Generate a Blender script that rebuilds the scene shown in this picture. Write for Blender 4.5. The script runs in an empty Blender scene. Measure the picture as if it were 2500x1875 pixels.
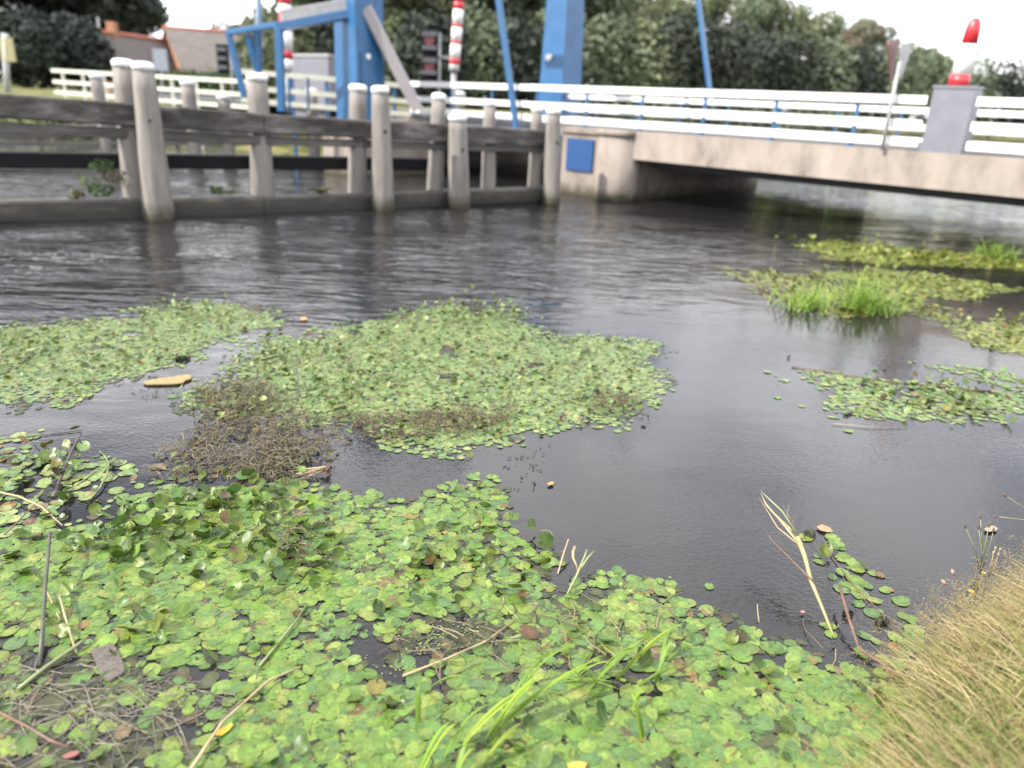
import bpy, math, random
import numpy as np
from mathutils import Vector, Matrix, noise as mn
random.seed(7); rng = np.random.default_rng(11)
sc = bpy.context.scene; COL = sc.collection
# ------------------------------------------------------------------ camera frame
H = 2.2; PITCH = math.radians(20.6); ROLL = math.radians(2.6); FPX = 1850.0
_f = np.array([0, math.cos(PITCH), -math.sin(PITCH)]); _u = np.array([0, math.sin(PITCH), math.cos(PITCH)]); _r = np.array([1., 0, 0])
CR = math.cos(ROLL)*_r + math.sin(ROLL)*_u; CU = math.cos(ROLL)*_u - math.sin(ROLL)*_r
EYE = np.array([0, 0, H])
def ray(x, y): return _f + CR*(x-1250)/FPX - CU*(y-937.5)/FPX
def P(x, y, z=0.):
    d = ray(x, y); return EYE + d*((z-H)/d[2])
def Y(x, y, dist):
    d = ray(x, y); return EYE + d*(dist/d[1])
def PL(x, y, p0, n):
    d = ray(x, y); return EYE + d*(np.dot(np.array(p0)-EYE, n)/np.dot(d, n))
K = 2500/2212
def Q(x, y, z=0.): return P(x*K, y*K, z)

# ------------------------------------------------------------------ mesh helpers
def tag(o, label=None, cat=None, group=None, kind=None):
    if label: o['label'] = label
    if cat: o['category'] = cat
    if group: o['group'] = group
    if kind: o['kind'] = kind
    return o
def thing(name, loc, label, cat, group=None):
    o = bpy.data.objects.new(name, None); COL.objects.link(o); o.location = Vector(loc); o.empty_display_size = .2
    return tag(o, label, cat, group)
def finish(name, me, mat, parent=None):
    o = bpy.data.objects.new(name, me); COL.objects.link(o)
    if mat: me.materials.append(mat)
    if parent is not None:
        o.parent = parent
        base = parent.location + (parent.parent.location if parent.parent else Vector())
        # geometry is written in world space: shift it so the parent's offset cancels
        root = parent
        off = Vector(root.location)
        while root.parent: root = root.parent; off += root.location
        me.transform(Matrix.Translation(-off))
    return o
def fast(name, V, F, mat, parent=None, cols=None, smooth=True):
    """V (n,3); F (m,k) all faces of the same size."""
    V = np.asarray(V, dtype=np.float32); F = np.asarray(F, dtype=np.int32)
    me = bpy.data.meshes.new(name); m, k = F.shape
    me.vertices.add(len(V)); me.vertices.foreach_set('co', V.ravel())
    me.loops.add(m*k); me.loops.foreach_set('vertex_index', F.ravel())
    me.polygons.add(m); me.polygons.foreach_set('loop_start', np.arange(0, m*k, k, dtype=np.int32))
    me.update(calc_edges=True)
    if smooth: me.polygons.foreach_set('use_smooth', np.ones(m, dtype=bool))
    if cols is not None:
        a = me.color_attributes.new('Col', 'FLOAT_COLOR', 'POINT')
        c = np.ones((len(V), 4), dtype=np.float32); c[:, :3] = cols; a.data.foreach_set('color', c.ravel())
    return finish(name, me, mat, parent)
class MB:
    def __init__(s): s.v = []; s.f = []; s.sm = []
    def add(s, vs, fs, smooth=False):
        b = len(s.v); s.v += [tuple(map(float, v)) for v in vs]; s.f += [tuple(i+b for i in f) for f in fs]; s.sm += [smooth]*len(fs); return s
    def hexa(s, c):   # c: 8 corners, bottom ring then top ring
        return s.add(c, [(3,2,1,0),(4,5,6,7),(0,1,5,4),(1,2,6,5),(2,3,7,6),(3,0,4,7)])
    def beam(s, p0, p1, w, h, up=(0,0,1), cut=0.):
        p0 = np.array(p0, float); p1 = np.array(p1, float); d = p1-p0; d /= np.linalg.norm(d); up = np.array(up, float)
        x = np.cross(d, up); x /= np.linalg.norm(x); u = np.cross(x, d)
        bev = min(w, h)*.12
        prof = [(-w/2+bev,-h/2),(w/2-bev,-h/2),(w/2,-h/2+bev),(w/2,h/2-bev),(w/2-bev,h/2),(-w/2+bev,h/2),(-w/2,h/2-bev),(-w/2,-h/2+bev)]
        vs = [p0+x*a+u*b for a, b in prof]+[p1+x*a+u*b for a, b in prof]
        fs = [tuple(range(7,-1,-1)), tuple(range(8,16))]+[(i,(i+1)%8,8+(i+1)%8,8+i) for i in range(8)]
        return s.add(vs, fs)
    def box(s, lo, hi):
        (a,b,c),(d,e,f) = lo, hi
        return s.hexa([(a,b,c),(d,b,c),(d,e,c),(a,e,c),(a,b,f),(d,b,f),(d,e,f),(a,e,f)])
    def tube(s, pts, rad, n=8, cap=True):
        pts = [np.array(p, float) for p in pts]; R = rad if hasattr(rad, '__len__') else [rad]*len(pts)
        vs = []; ref = None
        for i, p in enumerate(pts):
            d = pts[min(i+1, len(pts)-1)]-pts[max(i-1, 0)]; d /= np.linalg.norm(d)+1e-9
            if ref is None:
                ref = np.cross(d, (0,0,1) if abs(d[2]) < .9 else (1,0,0))
            ref = ref-d*np.dot(ref, d); ref /= np.linalg.norm(ref)+1e-9; q = np.cross(d, ref)
            for k in range(n):
                a = 2*math.pi*k/n; vs.append(p+(ref*math.cos(a)+q*math.sin(a))*R[i])
        fs = [(i*n+k, i*n+(k+1)%n, (i+1)*n+(k+1)%n, (i+1)*n+k) for i in range(len(pts)-1) for k in range(n)]
        b = len(s.v); s.add(vs, fs, n > 4)
        if cap:
            s.f += [tuple(b+k for k in range(n-1,-1,-1)), tuple(b+(len(pts)-1)*n+k for k in range(n))]; s.sm += [False, False]
        return s
    def blade(s, p0, d, bend, L, w, n=4):
        """a thin grass blade / leaf strip: base p0, direction d, curving towards bend."""
        p = np.array(p0, float); d = np.array(d, float); d /= np.linalg.norm(d); bend = np.array(bend, float); side = np.cross(d, bend+np.array([.01,.02,.03])); side /= np.linalg.norm(side)+1e-9
        vs = []
        for i in range(n+1):
            t = i/n; ww = w*(1-t**1.6)*.5+.0004
            vs += [p-side*ww, p+side*ww]
            d = d+bend*(1./n); d /= np.linalg.norm(d); p = p+d*L/n
        return s.add(vs, [(2*i,2*i+1,2*i+3,2*i+2) for i in range(n)], True)
    def build(s, name, mat, parent=None, cols=None):
        me = bpy.data.meshes.new(name); me.from_pydata(s.v, [], s.f); me.polygons.foreach_set('use_smooth', s.sm); me.update()
        if cols is not None:
            a = me.color_attributes.new('Col', 'FLOAT_COLOR', 'POINT'); c = np.ones((len(s.v), 4), dtype=np.float32); c[:, :3] = cols; a.data.foreach_set('color', c.ravel())
        return finish(name, me, mat, parent)

# ------------------------------------------------------------------ materials
MATS = {}
def newmat(name):
    m = bpy.data.materials.new(name); m.use_nodes = True; nt = m.node_tree; nt.nodes.clear()
    out = nt.nodes.new('ShaderNodeOutputMaterial'); bs = nt.nodes.new('ShaderNodeBsdfPrincipled'); nt.links.new(bs.outputs[0], out.inputs[0])
    MATS[name] = m; return m, nt, bs, out
def N(nt, t, **kw):
    n = nt.nodes.new(t)
    for k, v in kw.items():
        if k in n.inputs: n.inputs[k].default_value = v
        else: setattr(n, k, v)
    return n
ALB = .68
def ramp(nt, stops, fac, gain=1.):
    r = nt.nodes.new('ShaderNodeValToRGB'); e = r.color_ramp.elements
    while len(e) < len(stops): e.new(.5)
    for i, (p, c) in enumerate(stops): e[i].position = p; e[i].color = (*[x*gain for x in c], 1)
    nt.links.new(fac, r.inputs[0]); return r
def mottled(name, stops, scale=(3,3,3), rough=.7, detail=6., nscale=1., bump=.0, spec=.5, metal=0.):
    m, nt, bs, out = newmat(name)
    tc = N(nt, 'ShaderNodeTexCoord'); mp = N(nt, 'ShaderNodeMapping'); mp.inputs['Scale'].default_value = scale
    nt.links.new(tc.outputs['Object'], mp.inputs[0])
    no = N(nt, 'ShaderNodeTexNoise', Scale=nscale, Detail=detail, Roughness=.62); nt.links.new(mp.outputs[0], no.inputs['Vector'])
    r = ramp(nt, stops, no.outputs['Fac'], ALB); nt.links.new(r.outputs[0], bs.inputs['Base Color'])
    bs.inputs['Roughness'].default_value = rough; bs.inputs['Specular IOR Level'].default_value = spec; bs.inputs['Metallic'].default_value = metal
    if bump:
        b = N(nt, 'ShaderNodeBump', Strength=bump, Distance=.02); nt.links.new(no.outputs['Fac'], b.inputs['Height']); nt.links.new(b.outputs[0], bs.inputs['Normal'])
    return m
def plain(name, c, rough=.5, var=.16, spec=.5, sc_=6.):
    d = tuple(x*(1-var) for x in c); l = tuple(min(1, x*(1+var*.6)) for x in c)
    return mottled(name, [(.3, d), (.7, l)], (sc_,)*3, rough, 5., 1., spec=spec)
wood_pile = mottled('weathered_pile_wood', [(.22,(.11,.10,.09)),(.42,(.20,.185,.17)),(.6,(.255,.235,.215)),(.8,(.30,.278,.255))], (9,9,.9), .85, 7., 1.2, .4, .2)
def wetband(m, z0, z1, c):
    nt = m.node_tree; bs = [n for n in nt.nodes if n.type == 'BSDF_PRINCIPLED'][0]; src = bs.inputs['Base Color'].links[0].from_socket
    g = N(nt, 'ShaderNodeNewGeometry'); s = N(nt, 'ShaderNodeSeparateXYZ'); nt.links.new(g.outputs['Position'], s.inputs[0]); no = N(nt, 'ShaderNodeTexNoise', Scale=5., Detail=4.); nt.links.new(g.outputs['Position'], no.inputs['Vector'])
    ad = N(nt, 'ShaderNodeMath', operation='MULTIPLY_ADD'); nt.links.new(no.outputs['Fac'], ad.inputs[0]); ad.inputs[1].default_value = -.35; nt.links.new(s.outputs[2], ad.inputs[2])
    mr = N(nt, 'ShaderNodeMapRange'); nt.links.new(ad.outputs[0], mr.inputs[0])
    for i, v in enumerate((z0, z1, 1., 0.)): mr.inputs[i+1].default_value = v
    mx = N(nt, 'ShaderNodeMix', data_type='RGBA'); nt.links.new(mr.outputs[0], mx.inputs[0]); nt.links.new(src, mx.inputs[6]); mx.inputs[7].default_value = (*c, 1); nt.links.new(mx.outputs[2], bs.inputs['Base Color'])
wetband(wood_pile, -.12, .14, (.045,.042,.028))
wood_dark = mottled('dark_beam_wood', [(.28,(.025,.023,.022)),(.44,(.055,.05,.047)),(.55,(.11,.10,.095)),(.66,(.21,.195,.185))], (1.3,1.3,4), .85, 6., 1., .4, .2)
wood_grey = mottled('grey_plank_wood', [(.25,(.05,.046,.043)),(.5,(.12,.11,.105)),(.75,(.20,.185,.175))], (1.5,1.5,7), .85, 6., 1., .4, .2)
wood_wet = mottled('wet_sill_wood', [(.3,(.02,.018,.014)),(.5,(.06,.053,.043)),(.62,(.11,.10,.07)),(.75,(.16,.16,.075))], (2,2,6), .6, 6., 1., .4)
wetband(wood_wet, -.1, .12, (.012,.012,.009))
black_steel = plain('black_steel', (.006,.0065,.008), .7, spec=.2)
white_cap = plain('white_cap_paint', (.80,.80,.78), .5, .06)
white_paint = mottled('white_rail_paint', [(.28,(.50,.48,.44)),(.40,(.70,.70,.68)),(.6,(.82,.82,.80))], (1.6,1.6,4), .45, 6.)
cream_paint = mottled('cream_rail_paint', [(.3,(.50,.50,.40)),(.6,(.60,.60,.50))], (4,4,4), .5, 6.)
concrete = mottled('bridge_concrete', [(.25,(.15,.127,.108)),(.42,(.25,.213,.183)),(.55,(.31,.265,.23)),(.75,(.365,.315,.275))], (2.2,2.2,1.1), .9, 9., 1., .3, .2)
concrete_dirty = mottled('pier_concrete', [(.25,(.11,.095,.08)),(.45,(.24,.205,.18)),(.7,(.32,.28,.245))], (2.2,2.2,1.1), .9, 9., 1., .3, .2)
girder_paint = plain('dark_girder', (.028,.03,.035), .7)
blue = mottled('blue_bridge_paint', [(.28,(.007,.078,.205)),(.5,(.012,.100,.245)),(.72,(.022,.122,.27))], (2,2,2), .4, 5.)
blue_panel_m = plain('blue_panel_paint', (.002,.052,.19), .45, .15)
red_paint = plain('red_paint', (.55,.025,.035), .4, .1)
grey_steel = mottled('grey_cabinet_paint', [(.3,(.135,.135,.162)),(.7,(.175,.175,.205))], (3,3,3), .5, 5.)
galv = mottled('galvanised_steel', [(.3,(.26,.26,.265)),(.7,(.38,.38,.385))], (5,5,5), .5, 6.)
pale_steel = plain('pale_steel', (.45,.47,.47), .5)
brick_m = mottled('orange_brick', [(.3,(.28,.12,.065)),(.7,(.46,.23,.13))], (6,6,14), .9, 5.)
roof_m = mottled('weathered_roof_tiles', [(.3,(.075,.063,.056)),(.5,(.11,.093,.083)),(.75,(.145,.123,.11))], (1.2,1.2,2.5), .85, 8.)
ridge_m = plain('red_ridge_tiles', (.42,.13,.075), .8)
trunk_m = mottled('bark', [(.3,(.05,.042,.034)),(.7,(.13,.11,.09))], (6,6,1.5), .9, 6.)
stick_dark = mottled('dark_stick', [(.3,(.025,.018,.015)),(.6,(.07,.05,.042)),(.8,(.22,.18,.16))], (14,14,14), .6, 5.)
stick_tan = mottled('dry_reed', [(.3,(.26,.19,.095)),(.7,(.45,.36,.2))], (12,12,12), .7, 5.)
stick_red = mottled('red_brown_stem', [(.3,(.075,.04,.024)),(.7,(.20,.105,.062))], (14,14,14), .6, 5.)
reed_green = mottled('green_reed', [(.3,(.10,.14,.045)),(.7,(.24,.27,.12))], (8,8,8), .5, 5.)
stone_m = mottled('sandy_rubber', [(.3,(.05,.042,.035)),(.55,(.105,.09,.078)),(.75,(.15,.13,.112))], (70,70,70), .95, 4.)
foam_m = mottled('yellow_foam', [(.3,(.16,.11,.04)),(.5,(.27,.20,.085)),(.75,(.33,.265,.13))], (60,60,60), .9, 4., bump=.5)
flower_y = plain('yellow_petals', (.75,.42,.01), .5)
plantain_m = plain('brown_seed_head', (.12,.075,.05), .9)

def leafmat(name, trans=.25, rough=.42, spec=.5, mott=18., bump=.0, fine=True):
    """colour from the per-leaf attribute, with blotches of its own"""
    m, nt, bs, out = newmat(name)
    a = N(nt, 'ShaderNodeAttribute', attribute_name='Col'); tc = N(nt, 'ShaderNodeTexCoord')
    no = N(nt, 'ShaderNodeTexNoise', Scale=mott, Detail=5., Roughness=.65); nt.links.new(tc.outputs['Object'], no.inputs['Vector'])
    r = ramp(nt, [(.25,(.62,.60,.55)),(.5,(1,1,1)),(.78,(1.22,1.16,1.0))], no.outputs['Fac'], ALB)
    mx = N(nt, 'ShaderNodeMix', data_type='RGBA', blend_type='MULTIPLY'); mx.inputs[0].default_value = 1.
    nt.links.new(a.outputs['Color'], mx.inputs[6]); nt.links.new(r.outputs[0], mx.inputs[7]); col = mx.outputs[2]
    nt.links.new(col, bs.inputs['Base Color']); bs.inputs['Roughness'].default_value = rough; bs.inputs['Specular IOR Level'].default_value = spec
    if bump:
        b = N(nt, 'ShaderNodeBump', Strength=bump, Distance=.004); nt.links.new(no.outputs['Fac'], b.inputs['Height']); nt.links.new(b.outputs[0], bs.inputs['Normal'])
    if trans:
        t = N(nt, 'ShaderNodeBsdfTranslucent'); ms = N(nt, 'ShaderNodeMixShader'); ms.inputs[0].default_value = trans
        nt.links.new(col, t.inputs[0]); nt.links.new(bs.outputs[0], ms.inputs[1]); nt.links.new(t.outputs[0], ms.inputs[2]); nt.links.new(ms.outputs[0], out.inputs[0])
    return m
pad_m = leafmat('floating_leaf', .18, .40, .28, 55., .25)
blade_m = leafmat('grass_blade', .35, .5, .3, 9.)
crown_m = leafmat('tree_foliage', .2, .6, .3, .6)
weed_m = leafmat('dead_weed', .1, .6, .4, 40.)
duck_m = leafmat('duckweed', .1, .5, .4, 60.)
def colored(name, c):   # leaf material + constant attribute is not needed: plain colours for lone pieces
    return plain(name, c, .5)

# ---- water
def water_mat():
    m, nt, bs, out = newmat('canal_water')
    bs.inputs['Base Color'].default_value = (.010,.0095,.0098,1); bs.inputs['Roughness'].default_value = .035; bs.inputs['IOR'].default_value = 1.333
    g = N(nt, 'ShaderNodeNewGeometry'); L = nt.links.new
    def noise(scale_vec, rotz, det, dist=0., rgh=.5):
        mp = N(nt, 'ShaderNodeMapping'); mp.inputs['Scale'].default_value = scale_vec; mp.inputs['Rotation'].default_value = (0,0,rotz); L(g.outputs['Position'], mp.inputs[0])
        n = N(nt, 'ShaderNodeTexNoise', Scale=1., Detail=det, Roughness=rgh, Distortion=dist); L(mp.outputs[0], n.inputs['Vector']); return n.outputs['Fac']
    def math_(op, a, b):
        n = N(nt, 'ShaderNodeMath', operation=op)
        for i, x in enumerate((a, b)):
            if isinstance(x, (int, float)): n.inputs[i].default_value = x
            else: L(x, n.inputs[i])
        return n.outputs[0]
    def mapr(x, a, b, c, d):
        n = N(nt, 'ShaderNodeMapRange', interpolation_type='SMOOTHSTEP'); L(x, n.inputs[0])
        for i, v in enumerate((a, b, c, d)): n.inputs[i+1].default_value = v
        return n.outputs[0]
    sx = N(nt, 'ShaderNodeSeparateXYZ'); L(g.outputs['Position'], sx.inputs[0])
    # wind-ruffled open channel: strong beyond y 8 and to the left, calm among the weed
    u = math_('ADD', sx.outputs[1], math_('MULTIPLY', sx.outputs[0], -.55))
    open_ = mapr(u, 6.2, 10.5, 0., 1.)
    patch = mapr(noise((.35,.5,1), .3, 2.), .38, .62, .25, 1.)
    big = noise((1.4,5.0,1), .36, 2., .9, .4)
    mid = noise((3.4,11,1), .26, 2., .6, .45)
    fine = noise((24,46,1), -.2, 2., .3, .5)
    finer = noise((50,95,1), .5, 1.5, .2, .5)
    gust = mapr(noise((.22,.5,1), .5, 2.), .36, .60, .45, 1.5); h1 = math_('MULTIPLY', math_('MULTIPLY', math_('MULTIPLY', big, .060), open_), gust)
    h2 = math_('MULTIPLY', math_('MULTIPLY', mid, .0105), mapr(open_, 0., 1., .05, 1.))
    h3 = math_('MULTIPLY', math_('MULTIPLY', fine, .0026), math_('MULTIPLY', patch, 1.))
    h4 = math_('MULTIPLY', math_('MULTIPLY', finer, .0004), math_('MULTIPLY', patch, 1.))
    slow = math_('MULTIPLY', noise((1.1,1.6,1), 0., 2.), .008)
    hs = math_('ADD', math_('ADD', math_('ADD', h1, h2), math_('ADD', h3, h4)), slow)
    b = N(nt, 'ShaderNodeBump', Strength=1., Distance=1.); L(hs, b.inputs['Height']); L(b.outputs[0], bs.inputs['Normal'])
    return m
WATER = water_mat()

# ------------------------------------------------------------------ terrain + water + sky
def polydist(X, Yv, poly):
    """signed distance to polygon, positive inside"""
    p = np.array(poly, float); n = len(p); d = np.full(X.shape, 1e9); ins = np.zeros(X.shape, bool)
    for i in range(n):
        a = p[i]; b = p[(i+1) % n]; e = b-a; wx = X-a[0]; wy = Yv-a[1]
        t = np.clip((wx*e[0]+wy*e[1])/(e@e+1e-12), 0, 1); d = np.minimum(d, np.hypot(wx-e[0]*t, wy-e[1]*t))
        c = ((a[1] > Yv) != (b[1] > Yv)); xi = (b[0]-a[0])*(Yv-a[1])/((b[1]-a[1]) if b[1] != a[1] else 1e-9)+a[0]; ins ^= c & (X < xi)
    return np.where(ins, d, -d)
p0 = P(1500, 488); _v = ray(-906, 144); BD = np.array([_v[0], _v[1], 0]); BD /= np.linalg.norm(BD)   # bridge axis, towards its far left end
BN = np.array([-BD[1], BD[0], 0.]); NB = -BN                                                          # BN faces the camera, NB runs under the bridge
if BN[1] > 0: BN, NB = NB, BN
def B(s, t, z): return p0+BD*s+NB*t+np.array([0, 0, z])
def bs_of(x, y, t=0.):
    q = PL(x, y, p0+NB*t, BN); return float((q-p0) @ BD), float(q[2])
LA = B(7.6, 0, 0); LB = B(7.6, 40, 0); LC = B(7.6, 75, 0)
far_land = [(-600, 34), (-60, 33), (-24, 31.5), (-13, 30), (LA[0]-3.5, LA[1]+3.5), (LA[0]+1.6, LA[1]+2.2), (LB[0], LB[1]), (LC[0], LC[1]), (110, 84), (600, 100), (900, 900), (-900, 900), (-900, 40)]
nb_px = [(2130,1875),(2200,1720),(2300,1620),(2385,1560),(2470,1515),(2600,1465),(2830,1410)]
near_edge = [tuple(P(*q)[:2]) for q in nb_px]
near_land = [(-600,-4), (-30, .4), (-3, 1.05), (.6, 1.25)]+near_edge+[(6, 4.4), (11, 6.4), (60, 10), (600, 20), (600, -600), (-600, -600)]
def ground(X, Yv):
    a = polydist(X, Yv, far_land); b = polydist(X, Yv, near_land)
    za = np.interp(a, [-3, 0, .5, 5, 9], [-1.2, -.12, .35, 1.25, 1.5]); zb = np.interp(b, [-1, 0, .18, .6, 2], [-.8, -.10, .20, .46, .66])
    return np.maximum(za, zb)
def gz(x, y): return float(ground(np.array([float(x)]), np.array([float(y)]))[0])
xs = np.unique(np.concatenate([np.linspace(-700,-40,14), np.arange(-40,50,1.5), np.arange(-2,6,.12), np.linspace(50,700,14)]))
ys = np.unique(np.concatenate([np.linspace(-300,-6,8), np.arange(-6,0,.8), np.arange(0,6.5,.12), np.arange(6.5,60,1.5), np.linspace(60,900,14)]))
GX, GY = np.meshgrid(xs, ys); GZ = ground(GX, GY)
GZ += np.where(GZ > .1, np.array([[mn.noise(Vector((x*.9, y*.9, 0)))*.03 for x in xs] for y in ys]), 0)
nx, ny = len(xs), len(ys); idx = np.arange(nx*ny).reshape(ny, nx)
F = np.stack([idx[:-1,:-1], idx[:-1,1:], idx[1:,1:], idx[1:,:-1]], -1).reshape(-1, 4)
soil = mottled('bank_turf', [(.3,(.07,.085,.03)),(.5,(.13,.135,.05)),(.68,(.22,.185,.085)),(.8,(.29,.235,.125))], (.8,.8,.8), .95, 9., 1., .3, .1)
tag(fast('ground', np.stack([GX, GY, GZ], -1).reshape(-1, 3), F, soil), 'grassy banks and fields around the canal', 'ground', kind='structure')
w = MB(); w.add([(-700,-60,0),(700,-60,0),(700,700,0),(-700,700,0)], [(0,1,2,3)])
tag(w.build('water', WATER), 'dark rippled canal water', 'water', kind='structure')
# road carried over the bridge on to the far bank
wetband(concrete_dirty, -.12, .12, (.05,.045,.03)); asph = plain('asphalt', (.06,.06,.062), .9)

# ------------------------------------------------------------------ near timber fender
FA, FB = P(0, 541), P(1320, 493)
fdir = (FB-FA); fdir /= np.linalg.norm(fdir); fn = np.array([fdir[1], -fdir[0], 0])   # fn towards the camera
if fn[1] > 0: fn = -fn
def FP(x, y, off=0.): return PL(x, y, FA-fn*off, fn)       # off: metres behind the front face
fender = thing('timber_fender', FA+(FB-FA)*.5, 'long weathered grey timber guide fender standing in the water before the bridge', 'fender')
def pile(parent, base, top, r0, r1, cap=.13, n=10, capmat=white_cap):
    base = np.array(base); top = np.array(top); d = top-base; L = np.linalg.norm(d); m = MB()
    pts = [base-d/L*.5]+[base+d*(i/6) for i in range(6)]+[top-d/L*cap]; rr = [r0]+[r0+(r1-r0)*(i/6)*(1+.04*math.sin(i*2.3)) for i in range(6)]+[r1]
    m.tube(pts, rr, n); o = m.build('pile', wood_pile, parent)
    c = MB(); q = top-d/L*cap; c.tube([q, top-d/L*cap*.35, top-d/L*.01, top], [r1*1.06, r1*1.06, r1*.8, r1*.35], 14); c.build('cap', capmat, o); return o
# front piles (base pixel, top pixel, half widths in px at base and top)
def pxr(p, px): return px/FPX*float((np.array(p)-EYE) @ _f)
for (bx, by, tx, ty, wb, wt) in [(388,516,347,150,36,25),(936,492,928,209,27,21),(1121,498,1117,278,28,22),(1346,478,1352,262,22,18)]:
    b = FP(bx, by+8, -.30); t = FP(tx, ty, -.30); o = pile(fender, b, t, pxr(b, wb), pxr(t, wt)); q = t+(b-t)*.37-fn*-1*0; m = MB(); m.tube([q+fn*pxr(t, wt)*.9, q+fn*(pxr(t, wt)*1.06+.02)], .032, 10); m.build('bolt', black_steel, o)
# piles in the row, the beams pass in front of them
for (bx, by, tx, ty, wb, wt) in [(333,478,299,143,32,25),(642,474,627,178,28,24),(872,468,874,205,24,21),(1062,462,1072,227,22,17),(1192,462,1196,243,20,15),(1303,460,1312,258,17,14)]:
    b = FP(bx, by, .22); t = PL(tx, ty, b, fn); b = b+(b-t)/np.linalg.norm(b-t)*.6; pile(fender, b, t, pxr(b, wb), pxr(t, wt))
def fbeam(name, x0, y0, x1, y1, h, w, off, mat, z_up=True):
    a = FP(x0, y0, off); b = FP(x1, y1, off); m = MB(); m.beam(a, b, w, h); return m.build(name, mat, fender)
fbeam('upper_beam', -260, 240, 640, 302, .36, .22, .02, wood_dark)
fbeam('upper_beam', 642, 302, 1338, 338, .34, .22, .02, wood_dark)
fbeam('lower_plank', -260, 298, 640, 343, .17, .12, .10, wood_grey)
fbeam('lower_plank', 642, 343, 1338, 366, .14, .12, .10, wood_grey)
fbeam('steel_waler', -260, 386, 1048, 401, .26, .2, .62, black_steel)
fbeam('sill_beam', -260, 522, 640, 502, .36, .3, .06, wood_wet)
fbeam('sill_beam', 642, 502, 1340, 474, .34, .3, .06, wood_wet)

# far fender, across the channel
ffender = thing('timber_fender', P(300, 380), 'far grey timber guide fender seen through the gaps of the near one', 'fender')
GA, GB = P(-260, 400), P(1040, 402); gdir = GB-GA; gdir /= np.linalg.norm(gdir); gn = np.array([gdir[1], -gdir[0], 0])
def GP(x, y): return PL(x, y, GA, gn)
for (tx, ty, wt) in [(20,190,16),(233,176,15),(457,193,17),(545,228,15),(1120,222,15),(1158,290,12),(760,215,14)]:
    if tx in (20,): continue
    t = GP(tx, ty); b = t.copy(); b[2] = -.4; pile(ffender, b, t, pxr(t, wt)*1.08, pxr(t, wt), .16)
m = MB(); m.beam(GP(-260, 322), GP(1040, 318), .2, .34); m.build('upper_beam', wood_grey, ffender)
m = MB(); m.beam(GP(-260, 352), GP(1040, 348), .2, .12); m.build('lower_plank', wood_grey, ffender)
m = MB(); m.beam(GP(-260, 398), GP(1040, 396), .25, .22); m.build('sill_beam', wood_wet, ffender)

# ------------------------------------------------------------------ the bridge
tl_s, tl_t = 7.5, -1.95; DT = 1.62; DBm = .99; WID = 6.5
bridge = thing('concrete_bridge', B(-3, WID/2, 0), 'beige concrete road bridge with white board railings over the canal', 'bridge')
def bx(s0, s1, t0, t1, z0, z1, m=None):
    m = m or MB(); return m.hexa([B(s0,t0,z0), B(s1,t0,z0), B(s1,t1,z0), B(s0,t1,z0), B(s0,t0,z1), B(s1,t0,z1), B(s1,t1,z1), B(s0,t1,z1)])
sP0 = bs_of(1545, 400)[0]; sP1 = bs_of(1368, 400)[0]; sL = bs_of(1000, 207)[0]
m = bx(-19, sP0, -.02, .35, DBm, DT); bx(-19, sP0, .352, WID-.352, DBm+.18, DT-.06, m); bx(-19, sP0, WID-.35, WID, .52, DT, m); m.build('deck', concrete, bridge)
for t in (.7, 2.3, 3.9, 5.5):
    bx(-19, sP0-.1, t, t+.4, DBm-.2, DBm+.178).build('girder', girder_paint, bridge)
# pier: a box under the deck end with a round nose
m = bx(sP0+.05, sP1, .04, WID+.3, -.6, DT-.14); bx(sP0+.02, sP1+.04, -.03, WID+.33, DT-.138, DT+.002, m)
nose_c = B((sP0+bs_of(1452, 480)[0])/2, .16, 0); rn = (bs_of(1452, 480)[0]-sP0)/2+.02
m.tube([nose_c+np.array([0,0,-.6]), nose_c+np.array([0,0,DT-.135])], rn, 28); m.tube([nose_c+np.array([0,0,DT-.134]), nose_c+np.array([0,0,DT-.004])], rn+.04, 28); m.build('pier', concrete_dirty, bridge)
a0, a1 = bs_of(1452, 380)[0]+.06, bs_of(1383, 380)[0]
z0, z1 = bs_of(1416, 418)[1], bs_of(1416, 339)[1]
bx(a0, a1, -.012, .038, z0, z1).build('blue_panel', blue_panel_m, bridge)
# movable leaf between pier and left abutment
bx(sP1+.06, sL-.1, .25, WID-.25, DT-.26, DT-.02).build('lifting_leaf', grey_steel, bridge)
m = bx(sP1+.06, sL-.1, .27, .45, DT-.75, DT-.262); bx(sP1+.06, sL-.1, WID-.45, WID-.27, DT-.75, DT-.262, m); m.build('leaf_girder', girder_paint, bridge)
m = bx(sL-.04, sL+2.2, -.1, WID+1.5, -.8, DT-.12); bx(tl_s-.8, tl_s+.8, tl_t-.75, -.104, -.8, DT-.14, m); m.build('left_abutment', concrete_dirty, bridge)
bx(-19, sL+30, .5, WID-.5, DT-.05, DT+.004).build('roadway', asph, bridge)
bx(-26, -18.9, -.1, WID+.1, -.8, DT-.07).build('right_abutment', concrete, bridge)
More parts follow.
